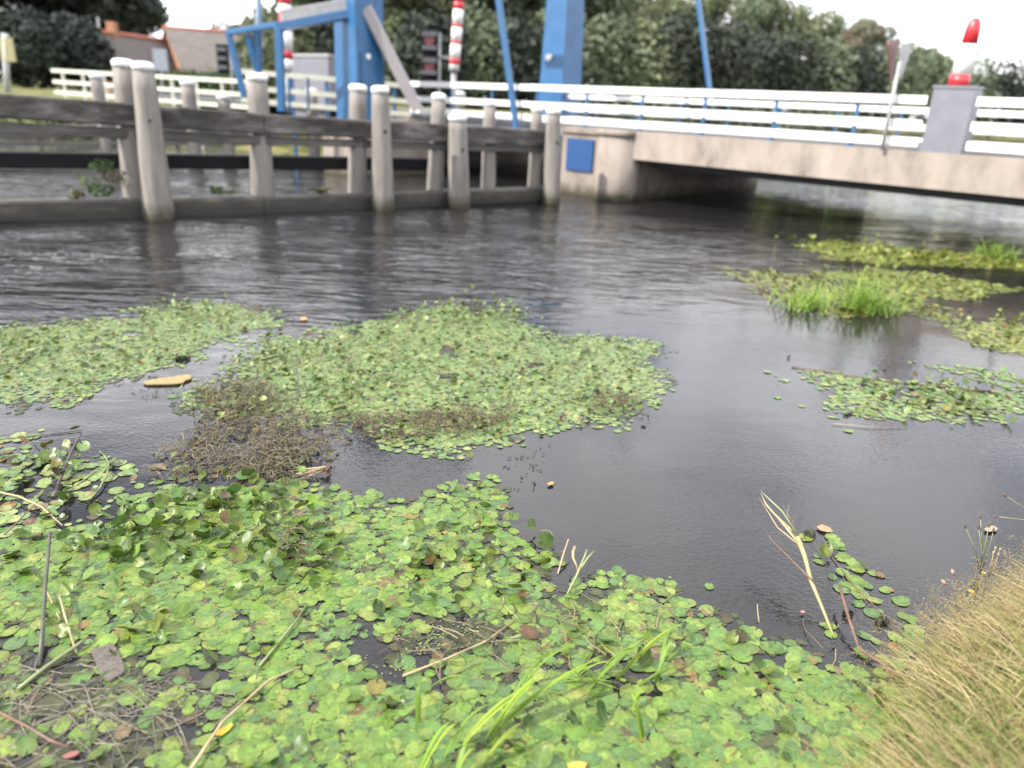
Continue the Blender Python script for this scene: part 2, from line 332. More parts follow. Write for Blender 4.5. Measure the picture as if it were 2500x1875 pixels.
# railings: three boards on blue posts
def railing(t, s_stops, gaps, posts, zt, name='railing', mat=white_paint, bh=.15, zs=None):
    r = bpy.data.objects.new(name, None); COL.objects.link(r); r.parent = bridge; r.location = Vector(B(0, t, DT))-bridge.location; r.empty_display_size = .2
    for s0, s1 in s_stops:
        for k, dz in enumerate((0, .41, .73)):
            nseg = max(1, round(abs(s1-s0)/4.86)); m = MB()
            for i in range(nseg):
                sa = s0+(s1-s0)*i/nseg; sb_ = s0+(s1-s0)*(i+1)/nseg-.012*np.sign(s1-s0); w1, w2 = random.uniform(-.006,.006), random.uniform(-.006,.006)
                m.beam(B(sa, t-.03, zt-bh/2-dz+w1), B(sb_, t-.03, zt-bh/2-dz+w2), .045, bh)
            m.build('rail', mat, r)
    for s in posts:
        m = MB(); m.beam(B(s, t+.03, DT-.01), B(s, t+.03, zt-.02), .06, .06, up=tuple(BD)); m.beam(B(s, t+.02, DT-.005), B(s, t+.02, DT+.03), .13, .16, up=tuple(BD)); m.build('post', blue, r)
    return r
sBoxL, sBoxR = bs_of(2246, 368)[0], bs_of(2345, 372)[0]
ps = [sP0-.05-1.62*i for i in range(-6, 12)]
railing(.06, [(sL, sBoxL+.06), (sBoxR-.06, -18.8)], None, [s for s in ps if s < sL and not sBoxR-.2 < s < sBoxL+.2], 2.57)
railing(WID-.2, [(sL, -18.8)], None, [s-.5 for s in ps if s-.5 < sL], 2.44, mat=white_paint)

# portal of the drawbridge: two tapering blue towers, hanger rods
portal = thing('drawbridge_portal', B(7.5, 2, DT), 'bright blue steel drawbridge towers with slim hanger rods', 'drawbridge')
def tower(s, t, ztop, w0, w1, d0, d1):
    m = MB(); c = lambda w, d, z: [B(s-w/2, t-d/2, z), B(s+w/2, t-d/2, z), B(s+w/2, t+d/2, z), B(s-w/2, t+d/2, z)]
    m.hexa(c(w0, d0, DT-.13)+c(w1, d1, ztop)); o = m.build('tower', blue, portal); return o
o = tower(tl_s, tl_t, 8.4, .98, .92, .94, .90)
m = MB(); q = B(tl_s-.497, tl_t-.1, 3.1); m.tube([q, q-BD*.05], .07, 12); m.build('lamp', white_cap, o)
bx(tl_s-.515, tl_s-.487, tl_t-.32, tl_t+.32, 1.9, 3.2).build('door', blue, o)
tr = tower(7.3, 6.5, 8.4, 1.05, .75, 1.15, .78)
q = PL(1342, 140, B(7.3, 6.5-.52, 0), BN); m = MB(); m.tube([q+BN*.1, q-BN*.1], .11, 14); m.build('badge', white_cap, tr)
m = MB(); m.beam(B(tl_s, tl_t, 8.65), B(7.3, 6.5, 8.65), .5, .5); m.build('crossbeam', blue, portal)
for (xa, ya, xb, yb, t) in [(1218, 0, 1262, 320, -.2), (1705, 0, 1738, 262, WID)]:
    a = PL(xa, ya, B(0, t, 0), BN); b = PL(xb, yb, B(0, t, 0), BN); top = b+(a-b)*((9.1-b[2])/(a[2]-b[2]))
    m = MB(); m.beam(b, top, .17, .10, up=tuple(BD)); m.build('hanger_rod', blue, portal)
    s_end = float((top-p0) @ BD); s_ = 7.4
    m = MB(); m.beam(B(s_end-.4, t, 9.1), B(s_+3, t, 9.2), .2, .3); m.build('balance_beam', blue, portal)

# barrier cabinet with its red and white boom end, on the bridge edge
sc0, sc1 = sBoxR, sBoxL
cab = thing('barrier_cabinet', B((sc0+sc1)/2, .3, DT), 'grey steel barrier cabinet carrying a thick red and white post above the railing', 'barrier')
m = bx(sc0, sc1, .0, .5, DT, 2.70); m.build('housing', grey_steel, cab)
bx(sc0-.02, sc1+.02, -.02, .52, 2.701, 2.745).build('housing_lid', grey_steel, cab)
cc = B((sc0+sc1)/2+.02, .25, 0); tp = PL(2380, 55, cc, BN)
zz = [(2.745, 2.93, red_paint, .175), (2.93, 3.42, white_cap, .165), (3.42, 3.84, red_paint, .135)]
tilt = np.array([(tp-cc)[0], (tp-cc)[1], 0])/(tp[2]-2.745)
for k, (za, zb, mt, r_) in enumerate(zz):
    m = MB(); f = lambda z: cc+np.array([0,0,z])+tilt*(z-2.745)
    if k < 2: m.tube([f(za), f(zb)], [r_, zz[k+1][3]], 20)
    else:
        m.tube([f(za), f(zb-.15), f(zb-.06), f(zb-.015), f(zb)], [r_, r_*.86, r_*.7, r_*.4, r_*.08], 20)
    m.build('boom_band', mt, cab)

# road sign beside it: two inverted triangles set in a V
sgn = thing('road_sign', P(2155, 372, DT), 'inverted triangular road sign seen edge on with one red and one grey face', 'road sign')
sb = PL(2154, 364, B(0, -.1, 0), BN); st = PL(2197, 150, B(0, -.1, 0), BN)
m = MB(); m.tube([sb+np.array([0,0,-.02]), st], .034, 10); m.build('post', galv, sgn)
def tri_plate(x0, x1, ya, yb, depth_l, depth_r, xp, yp, mat, name):
    a = Y(x0, ya, depth_l); b = Y(x1, ya-4, depth_r); c = Y(xp, yp, (depth_l+depth_r)/2)
    nrm = np.cross(b-a, c-a); nrm /= np.linalg.norm(nrm); th = nrm*.012
    A = [a+(b-a)*.08, a+(b-a)*.92, b+(c-b)*.08, b+(c-b)*.95, a+(c-a)*.95, a+(c-a)*.08]; n = 6
    m = MB(); m.add([p+th for p in A]+[p-th for p in A], [tuple(range(6)), tuple(range(11,5,-1))]+[(i,(i+1)%6,6+(i+1)%6,6+i) for i in range(6)]); return m.build(name, mat, sgn)
sd = float(st[1])
red_dull = plain('faded_red_sign', (.17,.055,.05), .6)
tri_plate(2166, 2196, 100, 0, sd-.05, sd+.45, 2174, 206, red_dull, 'red_plate')
tri_plate(2197, 2228, 108, 0, sd-.06, sd+.30, 2198, 196, galv, 'grey_plate')

# striped barrier booms standing upright
def boom(label, x_b, y_b, x_t, y_t, dist, r, bands, base_to):
    a = Y(x_b, y_b, dist); b = Y(x_t, y_t, dist); root = thing('barrier_boom', a, label, 'barrier boom', 'upright striped barrier booms')
    base = a.copy(); base[2] = base_to
    m = MB(); m.tube([base, a+(b-a)*.02], r*.55, 10); m.build('stand', galv, root)
    for (t0, t1, mat) in bands:
        m = MB(); m.tube([a+(b-a)*t0, a+(b-a)*t1], r, 14); m.build('boom_band', mat, root)
    return root
W, Rr, G = white_cap, red_paint, galv
boom('tall red and white barrier boom rising past the blue frame', 701, 172, 689, -190, 24.5, .185, [(0,.12,W),(.12,.2,Rr),(.2,.29,W),(.29,.345,W),(.345,.44,Rr),(.44,.62,Rr),(.62,.74,W),(.74,.8,Rr),(.8,1,W)][:0]+[(0,.08,W),(.08,.14,Rr),(.14,.28,W),(.28,.40,Rr),(.40,.46,W),(.46,.52,Rr),(.52,.66,W),(.66,.72,Rr),(.72,.86,W),(.86,.92,Rr),(.92,1,W)], 1.5)
boom('slender red and white barrier boom in the middle, with a red tip', 1108, 175, 1121, 4, 24.5, .155, [(0,.11,G),(.11,.20,Rr),(.20,.40,W),(.40,.45,Rr),(.45,.64,W),(.64,.69,Rr),(.69,.89,W),(.89,1,Rr)], 1.5)

# traffic signals
def signal(label, x, y0, y1, dist, wpx, lamps, arm=None):
    a = Y(x, y1, dist); b = Y(x, y0, dist); h = b[2]-a[2]; wd = wpx/FPX*dist
    root = thing('traffic_signal', a, label, 'traffic signal', None)
    ctr = (a+b)/2; lo = ctr-np.array([wd/2, .12, h/2]); hi = ctr+np.array([wd/2, .12, h/2])
    m = MB(); m.box(lo, hi); m.build('signal_head', black_steel, root)
    for k, (f, mat) in enumerate(lamps):
        z = lo[2]+h*f; m = MB(); m.box((lo[0]+.01, lo[1]-.13, z-.05), (hi[0]-.01, lo[1]-.002, z+.09)); m.build('visor', visor_m, root)
        if mat: m = MB(); m.tube([(ctr[0], lo[1]-.004, z-.13), (ctr[0], lo[1]-.03, z-.13)], wd*.33, 14); m.build('signal_lamp', mat, root)
    base = np.array([ctr[0]+wd*.6, ctr[1]+.05, 1.4])
    m = MB(); m.tube([base, (base[0], base[1], b[2]-.1)], .05, 8); m.build('pole', galv, root)
    if arm: q = Y(*arm, dist); m = MB(); m.tube([(ctr[0], ctr[1], q[2]+.1), q], .045, 8); m.build('arm', galv, root)
    return root
visor_m = plain('visor_grey', (.075,.075,.085), .6)
red_lamp = plain('dull_red_lens', (.22,.03,.04), .3)
signal('dark pair of boat traffic signals with dull red lenses under grey visors', 1050, 70, 196, 26, 34, [(.88,red_lamp),(.62,None),(.38,red_lamp),(.14,None)], (1112, 146))
signal('black road traffic signal standing before the tiled house', 545, 108, 180, 33, 24, [(.8,None),(.5,None),(.2,None)])

# control cabin behind the railing
cabn = thing('control_cabin', Y(775, 262, 29), 'grey box shaped bridge control cabin behind the white railing', 'cabin')
c0 = Y(708, 138, 29.5); c1 = Y(800, 138, 28.2); c2 = Y(846, 141, 29.6); up = np.array([0,0,1.])
def prism(pts, z0, z1):
    m = MB(); n = len(pts); m.add([(p[0],p[1],z0) for p in pts]+[(p[0],p[1],z1) for p in pts], [tuple(range(n-1,-1,-1)), tuple(range(n,2*n))]+[(i,(i+1)%n,n+(i+1)%n,n+i) for i in range(n)]); return m
c3 = c0+(c2-c1); zt = (c0[2]+c1[2])/2
prism([c0, c1, c2, c3], 1.2, zt).build('wall', grey_steel, cabn)
ctr = (c0+c2)/2; prism([ctr+(p-ctr)*1.06 for p in (c0, c1, c2, c3)], zt+.002, zt+.09).build('roof', galv, cabn)

# blue steel frame with a grey sloping strut, before the left tower
gan = thing('steel_frame', P(640, 300, 1.4), 'blue steel stair frame with a grey sloping strut beside the left tower', 'frame')
def strut(name, x0, y0, x1, y1, d0, d1, wpx, mat, dep=None):
    a = Y(x0, y0, d0); b = Y(x1, y1, d1); wd = wpx/FPX*(d0+d1)/2; m = MB(); m.beam(a, b, dep or wd, wd, up=(0,-1,.02)); return m.build(name, mat, gan)
dn = 21.5
strut('top_rail', 555, 80, 680, 60, dn+.6, dn, 12, blue)
strut('top_girder', 680, 66, 882, 30, dn, dn+.8, 20, blue)
strut('girder_cover', 690, 51, 880, 17, dn, dn+.8, 10, galv, .5)
strut('post', 681, 60, 688, 272, dn, dn, 17, blue)
strut('leg', 558, 80, 597, 238, dn+.6, dn+.6, 13, blue)
strut('brace', 604, 84, 630, 176, dn+.5, dn+.6, 13, blue)
strut('post', 628, 76, 630, 178, dn+.6, dn+.6, 14, blue)
strut('end_plate', 882, 18, 888, 84, dn+.8, dn+.8, 26, blue)
strut('sloping_strut', 893, 18, 1020, 268, dn+.7, dn+1., 26, mottled('pinkish_grey_paint', [(.3,(.30,.275,.28)),(.7,(.36,.33,.335))], (2,2,2), .6), .3)
for x in (706, 752): strut('baluster', x, 190, x+1, 268, dn+.4, dn+.4, 5, blue)

# white board fences on the far bank
def fence(name, label, px0, px1, d0, d1, nposts, mat, drops, bh, pmat, th=.04):
    a = Y(*px0, d0); b = Y(*px1, d1); root = thing(name, (a[0], a[1], gz(a[0], a[1])), label, 'fence')
    side = np.cross(b-a, (0,0,1)); side /= np.linalg.norm(side)
    if side[1] > 0: side = -side
    for dz in drops:
        m = MB(); m.beam(a+np.array([0,0,-dz])+side*.05, b+np.array([0,0,-dz])+side*.05, th, bh); m.build('rail', mat, root)
    for i in range(nposts):
        q = a+(b-a)*((i+.5)/nposts); m = MB(); m.beam((q[0],q[1],gz(q[0],q[1])-.4), (q[0],q[1],q[2]+.03), .09, .09, up=(0,1,0)); m.build('post', pmat, root)
    return root
fence('board_fence', 'cream white three board fence running before the tiled house', (128, 172), (640, 202), 33, 27.5, 9, cream_paint, (0, .42, .82), .14, cream_paint)
fence('board_fence', 'white three board fence section between the blue frame and the bridge', (585, 174), (1004, 211), 24., 24.3, 5, cream_paint, (0, .44, .80), .14, blue)

# ------------------------------------------------------------------ houses, hedge, posts on the far bank
def house(label, gl, gr, back_l, ridge_f, ridge_b, zb, wallm, overhang=.25, dormer=False):
    """gl, gr: eave corners of the front gable (world), back_l: vector along the ridge."""
    gl, gr, bk = map(np.array, (gl, gr, back_l)); mid = (gl+gr)/2; ap = np.array([mid[0], mid[1], ridge_f])
    root = thing('brick_house', (mid[0], mid[1], zb), label, 'house')
    lo = lambda p: np.array([p[0], p[1], zb])
    m = MB(); vs = [lo(gl), lo(gr), gr, ap, gl]; n = 5
    m.add(vs+[v+bk for v in vs], [(0,1,2,3,4), (9,8,7,6,5), (0,5,6,1), (1,6,7,2), (2,7,8,3), (3,8,9,4), (4,9,5,0)]); wl = m.build('wall', wallm, root)
    u = bk/np.linalg.norm(bk); f = -u*overhang
    m = MB()
    for e in (gl, gr):
        d = (e-ap); dd = d/np.linalg.norm(d); e2 = e+dd*.35; t = np.array([0,0,.12]); o = np.array([0,0,.02])
        A, Bq, C, D = ap+f+o, e2+f+o, e2+bk-f+o, ap+bk-f+o
        m.hexa([A, Bq, C, D, A+t, Bq+t, C+t, D+t])
    rf = m.build('roof', roof_m, root)
    t = np.array([0,0,.2]); m = MB(); m.tube([ap+f*1.2+t*.8, ap+bk-f*1.2+t*.8], .16, 8); m.build('ridge', ridge_m, rf)
    return root, ap, rf, u, wl
d1 = 60.
gl, gr = Y(234, 152, d1+2.0), Y(288, 158, d1-1.4)
e = Y(415, 104, d1+8.); apx = Y(259, 84, d1)
bk = np.array([(e-apx)[0], (e-apx)[1], 0]); 
h1, ap1, rf1, u1, wl1 = house('small brick house with an orange gable, white barge boards and a grey tiled roof', gl, gr, bk, apx[2], 0, gz(gl[0], gl[1])-.2, brick_m)
m = MB(); fo = -u1*.32
for ee in (gl, gr): m.beam(ap1+fo+np.array([0,0,.05]), ee+fo+np.array([0,0,-.1]), .06, .32, up=(0,-1,.1))
m.build('barge_board', white_cap, h1)
m = MB(); m.beam(ap1+fo+np.array([0,0,-.4]), ap1+fo+np.array([0,0,1.1]), .12, .12, up=(0,1,0)); m.build('finial', pale_steel, h1)
m = MB(); q = ap1+u1*1.2; m.box(q+np.array([-.3,-.3,-.6]), q+np.array([.3,.3,.95])); m.build('chimney', brick_m, rf1)
q = (gl+gr)/2; m = MB(); m.box((q[0]-.45, q[1]-.62, q[2]-1.2), (q[0]+.45, q[1]-.5, q[2]-.1)); m.build('window', plain('dark_glass', (.02,.025,.03), .15), wl1)
d2 = 68.
gl2, gr2 = Y(322, 166, d2+6), Y(372, 170, d2-6); ea = Y(408, 72, d2); eb = Y(640, 82, d2+4)
bk2 = np.array([(eb-ea)[0], (eb-ea)[1], 0]); mid = (gl2+gr2)/2; sh = np.array([ea[0]-mid[0], ea[1]-mid[1], 0])
h2, ap2, rf2, u2, wl2 = house('larger house with a tall weathered tiled roof behind the brick gabled one', gl2+sh, gr2+sh, bk2, ea[2], 0, gz(gl2[0], gl2[1])-.2, brick_m)
m = MB(); q = ap2+u2*.9*7; m.box(q+np.array([-.35,-.35,-.6]), q+np.array([.35,.35,.8])); m.build('chimney', brick_m, rf2)

def leafcloud(cs, rad, n, size, cols, jit=.25, flat=1.):
    """n small quads scattered over ellipsoidal lobes: returns V,F,colours"""
    cs = np.array(cs); rad = np.array(rad); k = rng.integers(0, len(cs), n)
    d = rng.normal(size=(n, 3)); d /= np.linalg.norm(d, axis=1)[:, None]; rr = rng.uniform(.45, 1.0, n)**.6*(1+rng.normal(0, .08, n))
    c = cs[k]+d*rad[k]*rr[:, None]
    nrm = d+rng.normal(0, .7, (n, 3)); nrm /= np.linalg.norm(nrm, axis=1)[:, None]
    a = np.cross(nrm, rng.normal(size=(n, 3))); a /= np.linalg.norm(a, axis=1)[:, None]; b = np.cross(nrm, a)
    s = size*rng.uniform(.6, 1.4, n)[:, None]; V = np.stack([c-a*s, c-b*s*.55, c+a*s, c+b*s*.55], 1).reshape(-1, 3)
    Fq = np.arange(4*n).reshape(n, 4); cols = np.array(cols); lob = rng.integers(0, len(cols), len(cs))
    cc = cols[lob[k]]*(1+rng.normal(0, jit, n))[:, None]; cc = np.clip(cc, .004, 1)
    return V, Fq, np.repeat(cc, 4, 0)
m = None
def bush(name, label, cat, p, q, h, w, n, size, cols, group=None):
    p, q = np.array(p), np.array(q); L = np.linalg.norm(q-p); k = max(2, int(L/(w*.6)))
    cs = [p+(q-p)*((i+.5)/k)+np.array([random.uniform(-.1,.1)*w, random.uniform(-.1,.1)*w, h*random.uniform(.4,.55)]) for i in range(k)]
    V, Fq, c = leafcloud(cs, [(w*.6, w*.5, h*.55)]*k, n, size, cols)
    return tag(fast(name, V, Fq, crown_m, None, c, False), label, cat, group)
ha, hb = Y(375, 190, 48), Y(600, 196, 44); ha[2] = gz(*ha[:2]); hb[2] = gz(*hb[:2])
bush('hedge', 'clipped green hedge in front of the tiled roofs', 'hedge', ha, hb, 1.45, 1.2, 6000, .09, [(.035,.07,.02),(.05,.09,.028),(.028,.055,.018)])
# pale post with a yellow panel at the far left, blue-grey board, slim mast
def postthing(name, label, cat, x0, y0, x1, y1, d, wpx, mat, extra=None):
    a = Y(x1, y1, d); b = Y(x0, y0, d); root = thing(name, (a[0], a[1], gz(a[0], a[1])), label, cat)
    m = MB(); m.tube([(a[0], a[1], gz(a[0], a[1])-.3), b], wpx/FPX*d/2, 10); m.build('post', mat, root)
    if extra:
        (xa, ya, xb, yb, em, nm) = extra; p_ = Y(xa, yb, d-.1); q_ = Y(xb, ya, d-.1); m = MB(); m.box((min(p_[0],q_[0]), p_[1]-.04, p_[2]), (max(p_[0],q_[0]), p_[1]+.04, q_[2])); m.build(nm, em, root)
    return root
postthing('marker_post', 'pale post with a dull yellowish board by the dark trees', 'post', 12, 82, 16, 230, 40, 14, pale_steel, (4, 92, 30, 150, plain('dull_yellow_board', (.30,.27,.13), .6), 'board'))
postthing('sign_board', 'small blue grey board on a post before the house roof', 'sign', 392, 122, 392, 190, 40, 5, galv, (378, 120, 406, 172, plain('bluegrey_board', (.22,.25,.29), .5), 'board'))
postthing('lamp_mast', 'slim blue grey mast rising above the blue frame', 'mast', 629, -160, 626, 190, 32, 15, plain('bluegrey_mast', (.12,.19,.28), .5), (612, -175, 646, -160, galv, 'lamp_head'))

# ------------------------------------------------------------------ trees
def crown_data(seed, n=7000, sz=.2, cols=((.045,.075,.028),(.06,.09,.03),(.075,.10,.035),(.035,.06,.028),(.09,.105,.04))):
    random.seed(seed); cs = []; rad = []
    for i in range(34):
        z = random.uniform(.16, .93); w = math.sin(min(1, (z-.12)/.5)*math.pi/2)*(1-max(0, z-.55)**1.5*2.2)*.36; a = random.uniform(0, 6.28); r = w*math.sqrt(random.random())
        cs.append((r*math.cos(a), r*math.sin(a), z)); q = random.uniform(.09, .165); rad.append((q*1.15, q*1.15, q*.85))
    return leafcloud(cs, rad, n, sz, cols, .16)
def trunk_mb(seed):
    random.seed(seed); m = MB(); m.tube([(0,0,-.03),(.004,.003,.12),(.01,-.005,.35),(.0,.01,.62),(.01,.0,.85)], [.024,.019,.015,.009,.003], 9)
    for i in range(7):
        z = random.uniform(.22,.6); a = random.uniform(0, 6.28); r = random.uniform(.14,.26); m.tube([(0,0,z),(r*.5*math.cos(a), r*.5*math.sin(a), z+.08),(r*math.cos(a), r*math.sin(a), z+.2)], [.009,.006,.002], 6)
    return m
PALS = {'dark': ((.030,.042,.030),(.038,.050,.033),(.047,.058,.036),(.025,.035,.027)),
        'mid': ((0.125,0.158,0.090),(0.148,0.181,0.096),(0.162,0.197,0.100),(0.109,0.144,0.088),(0.193,0.209,0.109)),
        'light': ((0.179,0.211,0.105),(0.210,0.234,0.112),(0.148,0.181,0.096),(0.234,0.242,0.124)),
        'brown': ((0.217,0.177,0.121),(0.172,0.169,0.109),(0.241,0.197,0.132),(0.148,0.158,0.101))}
PROTO = {}
def tree(label, x, ytop, d, wf, pal, var, ybot=None, group='trees beyond the canal'):
    key = (pal, var)
    top = Y(x, ytop, d); zb = gz(top[0], top[1]); h = top[2]-zb; root = thing('broadleaf_tree', (top[0], top[1], zb), label, 'tree', group)
    if key not in PROTO:
        V, Fq, c = crown_data(100*var+sum(map(ord, pal)), 15000, .021, PALS[pal]); o1 = fast('crown', V, Fq, crown_m, None, c, False); o2 = trunk_mb(var).build('trunk', trunk_m)
        PROTO[key] = (o1, o2)
    else:
        o1, o2 = (q.copy() for q in PROTO[key]); COL.objects.link(o1); COL.objects.link(o2)
    root.scale = (h*wf, h*wf, h); root.rotation_euler = (0, 0, random.uniform(0, 6.28))
    o1.parent = root; o2.parent = root
TREES = [
 (-150,-330,80,1.1,'dark',1,'tall dark tree at the far left edge above the pale post'),
 (40,-340,86,.9,'dark',2,'tall dark tree standing left of the brick gable'),
 (175,-300,88,.75,'dark',3,'dark tree rising directly behind the brick gable'),
 (268,-200,92,.6,'dark',1,'dark tree whose right edge borders the sky gap'),
 (-40,-260,78,1.0,'dark',2,'lower dark tree filling the gap behind the pale post'),
 (130,-320,82,1.2,'dark',2,'dark tree filling between the two tall dark ones at the left'),
 (265,-60,96,1.1,'dark',3,'dark tree far behind the brick gable roof'),
 (455,66,98,1.0,'mid',1,'low tree seen just above the larger house roof'),
 (585,40,92,1.0,'light',2,'low yellowish green tree right of the sky gap'),
 (735,-90,66,.8,'light',3,'light green tree behind the blue frame'),
 (780,-250,60,.85,'mid',1,'green tree behind the left blue tower'),
 (930,-270,58,.9,'mid',2,'green tree between the left tower and the slender boom'),
 (1060,-260,62,.9,'mid',3,'green tree behind the boat traffic signals'),
 (1180,-270,58,.9,'mid',1,'green tree right of the slender striped boom'),
 (1330,-230,60,.9,'mid',2,'green tree directly behind the right blue tower'),
 (1450,-130,62,.85,'mid',3,'green tree just right of the right blue tower'),
 (1545,-35,66,.8,'light',2,'yellowish tree left of the small sky hole'),
 (1660,-32,66,.75,'mid',2,'green tree left of the right hand hanger rod'),
 (1765,-20,70,.8,'mid',3,'green tree just right of the right hand hanger rod'),
 (1880,-22,74,.85,'mid',1,'tallest green tree of the right hand slope'),
 (1990,22,78,.9,'mid',2,'round green tree stepping down from the tallest one'),
 (2065,78,86,1.0,'mid',3,'lower olive tree left of the brownish crown'),
 (2128,46,84,.8,'brown',1,'tree with a brownish autumn crown left of the road sign'),
 (2235,112,90,1.1,'mid',2,'low green tree behind the road sign'),
 (2310,140,96,1.2,'mid',3,'low green tree just left of the red and white post'),
 (2410,182,104,1.4,'mid',1,'low green tree just right of the red and white post'),
 (2520,212,112,1.5,'mid',2,'lowest distant tree at the right edge'),
 (1810,120,96,1.3,'dark',1,'dark low tree filling the foot of the right hand slope'),
 (1960,150,100,1.3,'dark',2,'dark low tree behind the railing below the tallest trees'),
 (1250,60,72,1.2,'dark',3,'dark low tree between the two hanger towers'),
 (1560,90,76,1.2,'dark',1,'dark low tree behind the railing middle'),
 (990,60,70,1.2,'dark',2,'dark low tree behind the sloping grey strut'),
]
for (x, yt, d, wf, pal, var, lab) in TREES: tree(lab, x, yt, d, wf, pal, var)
for i, (t0, t1) in enumerate([(7.5, 14), (15, 26), (27, 40)]):
    q0, q1 = B(8.6, t0, 0), B(8.8, t1, 0); q0[2] = gz(*q0[:2])-.1; q1[2] = gz(*q1[:2])-.1
    bush('bank_scrub', ['dark bushes on the far bank right behind the bridge pier','dark bushes on the far bank further behind the bridge','dark bushes on the far bank in the distance beyond the bridge'][i], 'scrub', q0, q1, 1.9, 2.2, 5000, .13, PALS['mid'][:2]+PALS['dark'])
# bushes closing the foot of the tree line
for i, (xa, xb, ya, d) in enumerate([(610,1000,216,52),(1000,1400,226,50),(1400,1800,240,56),(1800,2200,262,66),(2200,2620,280,84)]):
    a, b = Y(xa, ya, d), Y(xb, ya+8, d+4); a[2] = gz(*a[:2])-.2; b[2] = gz(*b[:2])-.2
    bush('undergrowth', ['dark scrub under the trees behind the left tower','dark scrub under the trees behind both signals','dark scrub under the trees behind the right tower','dark scrub under the trees of the right hand slope','dark scrub at the far right below the sky'][i], 'scrub', a, b, 5.2+i*.5+random.uniform(-.5,.8), 4.5, 12000, .22, PALS['mid'][:2]+PALS['dark'][:2])
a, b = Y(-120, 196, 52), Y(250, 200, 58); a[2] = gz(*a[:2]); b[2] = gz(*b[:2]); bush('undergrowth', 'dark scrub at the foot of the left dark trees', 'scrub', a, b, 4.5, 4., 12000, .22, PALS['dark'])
#@@PART2
# ------------------------------------------------------------------ floating leaves
def wpoly(pts): return np.array([Q(*p)[:2] for p in pts])
def inpoly(X, Yv, p): return polydist(X, Yv, p) > 0
def fbm(x, y, s, seed=0.): return mn.noise(Vector((x*s, y*s, seed)))+.5*mn.noise(Vector((x*s*2.1, y*s*2.1, seed+5)))
def scatter(poly, dens, hole=None, hs=2.6, edge=.13, seed=0.):
    """random points in a world polygon with a ragged edge; hole: noise level below which points are dropped"""
    ar = abs(np.sum(poly[:,0]*np.roll(poly[:,1], -1)-np.roll(poly[:,0], -1)*poly[:,1]))/2; pm = np.sum(np.linalg.norm(poly-np.roll(poly, -1, 0), axis=1)); edge = min(edge, .30*ar/pm)
    lo = poly.min(0)-edge; hi = poly.max(0)+edge; n = int(np.prod(hi-lo)*dens)
    p = rng.uniform(lo, hi, (n, 2)); jx = np.array([mn.noise(Vector((x*3.1, y*3.1, seed+9)))*edge*2 for x, y in p]); jy = np.array([mn.noise(Vector((x*3.1+40, y*3.1, seed+9)))*edge*2 for x, y in p])
    jx += np.array([mn.noise(Vector((x*9, y*9, seed+3)))*edge*.8 for x, y in p]); jy += np.array([mn.noise(Vector((x*1.3, y*1.3, seed+19)))*edge*1.6 for x, y in p])
    d = polydist(p[:,0]+jx, p[:,1]+jy, poly); k = (d > -.4*edge) & ~((d < edge*1.5) & (rng.random(n) < .62*(1-np.clip(d/(edge*1.5), 0, 1))+.1))
    p = p[k]
    if hole is not None and len(p): p = p[np.array([fbm(x, y, hs, seed) > hole for x, y in p])]
    return p
KL = 16
_th = np.concatenate([[0.], np.linspace(.13, 2*math.pi-.13, KL-1)])
_rr = np.where(_th == 0, .32, 1.0)*(1+.05*np.cos(2*_th))
PAL_NEAR = np.array([(.125,.225,.042),(.15,.245,.045),(.105,.20,.05),(.18,.265,.055),(.10,.185,.06),(.20,.26,.06),(.14,.22,.055)])*(.86, .86, .80)
PAL_MID = np.array([(.13,.23,.065),(.155,.25,.075),(.11,.21,.07),(.17,.25,.07),(.20,.26,.085),(.10,.19,.05)])*(1.10, .97, 1.05)
PAL_FAR = np.array([(.15,.20,.035),(.17,.22,.04),(.13,.19,.035),(.20,.22,.05)])*(1.05, 1.0, 1.1)
PAL_OLD = np.array([(.24,.21,.05),(.20,.13,.055),(.16,.09,.045),(.26,.17,.05),(.12,.10,.05),(.22,.16,.09)])
